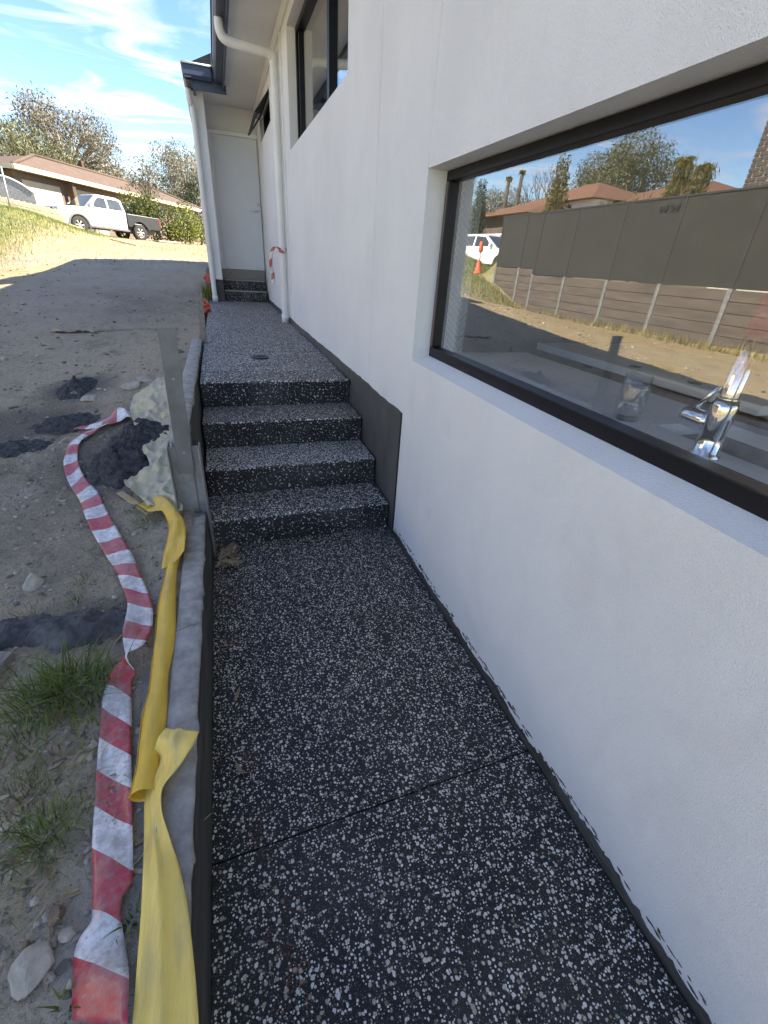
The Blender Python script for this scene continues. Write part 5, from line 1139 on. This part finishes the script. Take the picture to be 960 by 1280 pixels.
hip(-18.0, 29.5, 4.0, 6.0, 4.15, 5.2, (0, 3)); MB().box((-21, 24.2, 1.0), (-14.6, 35, 4.15)).build('wall', 'house_brick', th)
hip(-24, 23.5, 5, 4.5, 4.9, 6.2, (0, 1.5)); MB().box((-28, 19.5, 1.0), (-19.6, 27, 4.9)).build('wall', 'white_paint', th)
for y in (25.0, 26.3): w_ = MB().box((-17.80, y, 4.3), (-17.76, y + .8, 4.85)).build('window', 'dark_frame', th); MB().box((-17.77, y + .05, 4.35), (-17.75, y + .75, 4.8)).build('pane', 'carglass', w_)
# planting beyond the fence
def cypress(label, u, v, x, rad_, leaf, seed, zb=1.4):
    q = V3(u, v, x); b = zb; H = q[2] - b; cl = [(q[0] * 0 + .04 * math.sin(i * 2.), .04 * math.cos(i * 2.1), H * (i + .6) / 15, rad_ * (1 - abs(i / 15 - .35) * .9), rad_ * (1 - abs(i / 15 - .35) * .9), H / 15 * 1.2) for i in range(15)]
    return tree('cypress_tree', label, (q[0], q[1], b), H, .07, cl, leaf, .10, 9000, .4, 'bark_dark', seed, -.6, 'narrow conifers behind the fence', fork=.1)
cypress('narrow yellow green cypress rising behind the middle of the grey fence', 706, 200, -10.2, .5, 'conifer', 3)
cypress('dark narrow cypress next to the tiled splashback, mirrored', 603, 228, -11.0, .5, 'dark_leaf', 5)
def palm(label, u, v, x, zb, seed, lean=.5, skirt=True):
    q = V3(u, v, x); t = thing('palm_tree', label, 'tree', (q[0], q[1], zb), 'shaggy palms behind the fence'); H = q[2] - zb; bx, by = q[0], q[1]
    MB().tube([(bx, by + lean, zb - .2), (bx, by + lean * .4, zb + H * .5), (bx, by, zb + H * .92)], [.22, .18, .15], 9).build('trunk', 'bark_dark', t, True)
    V, F = [], []
    rg = np.random.default_rng(seed); 
    cl = [(bx, by + lean * (1 - (i + 3) / 12) * .9, zb + H * (.3 + .66 * i / 12), .34, .34, H * .06) for i in range(12)] if skirt else []
    if cl: V, F = leaf_cloud(cl, 6000, .22, .12, seed, -.9)
    o = len(V)
    for k in range(16 if skirt else 34):
        a = rg.random() * 6.28; e = rg.uniform(-.3, 1.2); ln = rg.uniform(.25, .45)
        for j in range(16):
            s = (j + 1) / 16; c = np.array([bx + math.cos(a) * ln * s * math.cos(e * .6), by + math.sin(a) * ln * s * math.cos(e * .6), zb + H * .93 + ln * (math.sin(e) * s - .6 * s * s)])
            d = np.array([math.cos(a + (-1) ** j * 1.1), math.sin(a + (-1) ** j * 1.1), -.5]) * .28 * (1.1 - s); w2 = np.array([0, 0, .025]); V += [(c - w2).tolist(), (c + w2).tolist(), (c + d).tolist()]; F.append((o, o + 1, o + 2)); o += 3
    cr_ = scatter_mesh('crown', 'conifer', V, F); cr_.parent = t; cr_.matrix_parent_inverse = Matrix.Translation(-Vector((q[0], q[1], zb)))
palm('taller shaggy palm leaning behind the grey fence', 860, 188, -13.5, 1.4, 3, .7)
palm('shorter shaggy palm beside the taller one behind the fence', 883, 198, -13.8, 1.4, 5, .7)
palm('slender tall palm left of the terracotta roofs', 655, 205, -26, 1.5, 7, .3, False)
palm('thin palm next to the slender tall palm', 638, 214, -24, 1.5, 9, .3, False)
def mir_gum(label, u, v, x, hw, leaf, seed, n=18, per=45, z0=.3, size=.22):
    per *= 7; q = V3(u, v, x); b = 1.5; H = q[2] - b
    return tree('gum_tree', label, (q[0], q[1], b), H, .22, spread(int(n * 1.5), hw, hw, H * z0, H * .93, hw * .36, seed), leaf, size, per, .35, 'bark', seed, .4, 'gum trees beyond the terracotta house')
mir_gum('rounded gum tree just right of the terracotta roof peak', 757, 196, -34, 3.8, 'gum', 3)
mir_gum('largest domed gum tree beyond the terracotta house', 808, 176, -34, 4.4, 'gum', 5, 22)
mir_gum('low spreading gum tree right of the domed gum', 845, 216, -38, 3.4, 'gum', 6, 14)
mir_gum('grey green tree mass left of the terracotta house', 630, 238, -30, 4.2, 'gum_pale', 9, 20, 40, .1)
mir_gum('dark green tree behind the hatchback car, mirrored', 612, 258, -16, 1.6, 'dark_leaf', 11, 16, 120, .0, .14)
for i, (u, v, lab) in enumerate([(780, 256, 'feathery yellow green bush above the middle of the fence'), (815, 250, 'feathery yellow green bush left of the taller palm'), (832, 256, 'low feathery bush at the foot of the palms'), (762, 262, 'low bush touching the fence top below the roof')]):
    q = V3(u, v - 6, -11.5); H = q[2] - 1.4
    tree('feathery_bush', lab, (q[0], q[1], 1.4), H, .06, spread(12, .75, .75, H * .35, H * .95, .42, 40 + i), 'conifer', .2, 700, .16, 'bark_dark', 40 + i, .5, 'feathery bushes behind the fence')
# bare tree
q = V3(690, 186, -22); bt_ = thing('bare_tree', 'leafless grey tree with fine branches left of the cypress', 'tree', (q[0], q[1], 1.5)); rn = random.Random(4); mb = MB()
def branch(p, d, ln, r, lev):
    e = p + d * ln; mb.tube([p, p.lerp(e, .5) + Vector((rn.uniform(-.06, .06), rn.uniform(-.06, .06), 0)) * ln, e], [r, r * .8, r * .6], 5 if lev else 7, False)
    if lev < 5:
        for k in range(3 if lev < 3 else 2):
            nd_ = (d + Vector((rn.uniform(-.7, .7), rn.uniform(-.7, .7), rn.uniform(-.1, .5)))).normalized(); branch(p.lerp(e, rn.uniform(.75, 1)), nd_, ln * rn.uniform(.6, .8), r * .6, lev + 1)
Hb = q[2] - 1.5; branch(Vector((q[0], q[1], 1.3)), Vector((.05, 0, 1)), Hb * .34, .13, 0); mb.build('branches', 'bark_dark', bt_, True)
# marker on the bank
q = V3(592, 376, -8.2); zb = gz(q[0], q[1])
bo = thing('orange_bollard', 'orange plastic traffic bollard on the dirt bank at the fence end', 'bollard', (q[0], q[1], zb))
MB().lathe([(0, 0), (.22, 0), (.22, .05), (.12, .08), (.09, .35), (.065, .42), (.065, .44)], (q[0], q[1], zb - .01), 20).build('base', 'orange', bo, True)
MB().tube([(q[0], q[1], zb + .42), (q[0], q[1], zb + .72)], .03, 10).build('stem', 'white_paint', bo, True)
MB().lathe([(0, .70), (.07, .70), (.08, .74), (.075, 1.0), (.045, 1.04), (0, 1.04)], (q[0], q[1], zb), 20).build('head', 'orange', bo, True)
# off-cut boards on the shaded ground, mirrored
def gplank(name, label, x0, y0, x1, y1, wd, th_, mat):
    a, b = Vector((x0, y0, gz(x0, y0))), Vector((x1, y1, gz(x1, y1))); d = (b - a).normalized(); s = d.cross(Vector((0, 0, 1))).normalized() * wd / 2; n_ = Vector((0, 0, th_)); l_ = Vector((0, 0, .03)); a += l_; b += l_
    MB().hexa([a - s, a + s, b + s, b - s, a - s + n_, a + s + n_, b + s + n_, b - s + n_]).build(name, mat, None, bev=.003, label=label, cat='board')
gplank('formwork_board', 'long pale formwork board lying on the shaded site ground', -4.0, 2.5, -3.7, 4.3, .25, .05, 'ply')
gplank('formwork_board', 'short formwork board lying beside the long one on the site', -3.2, 1.8, -3.6, 2.7, .3, .05, 'timber')
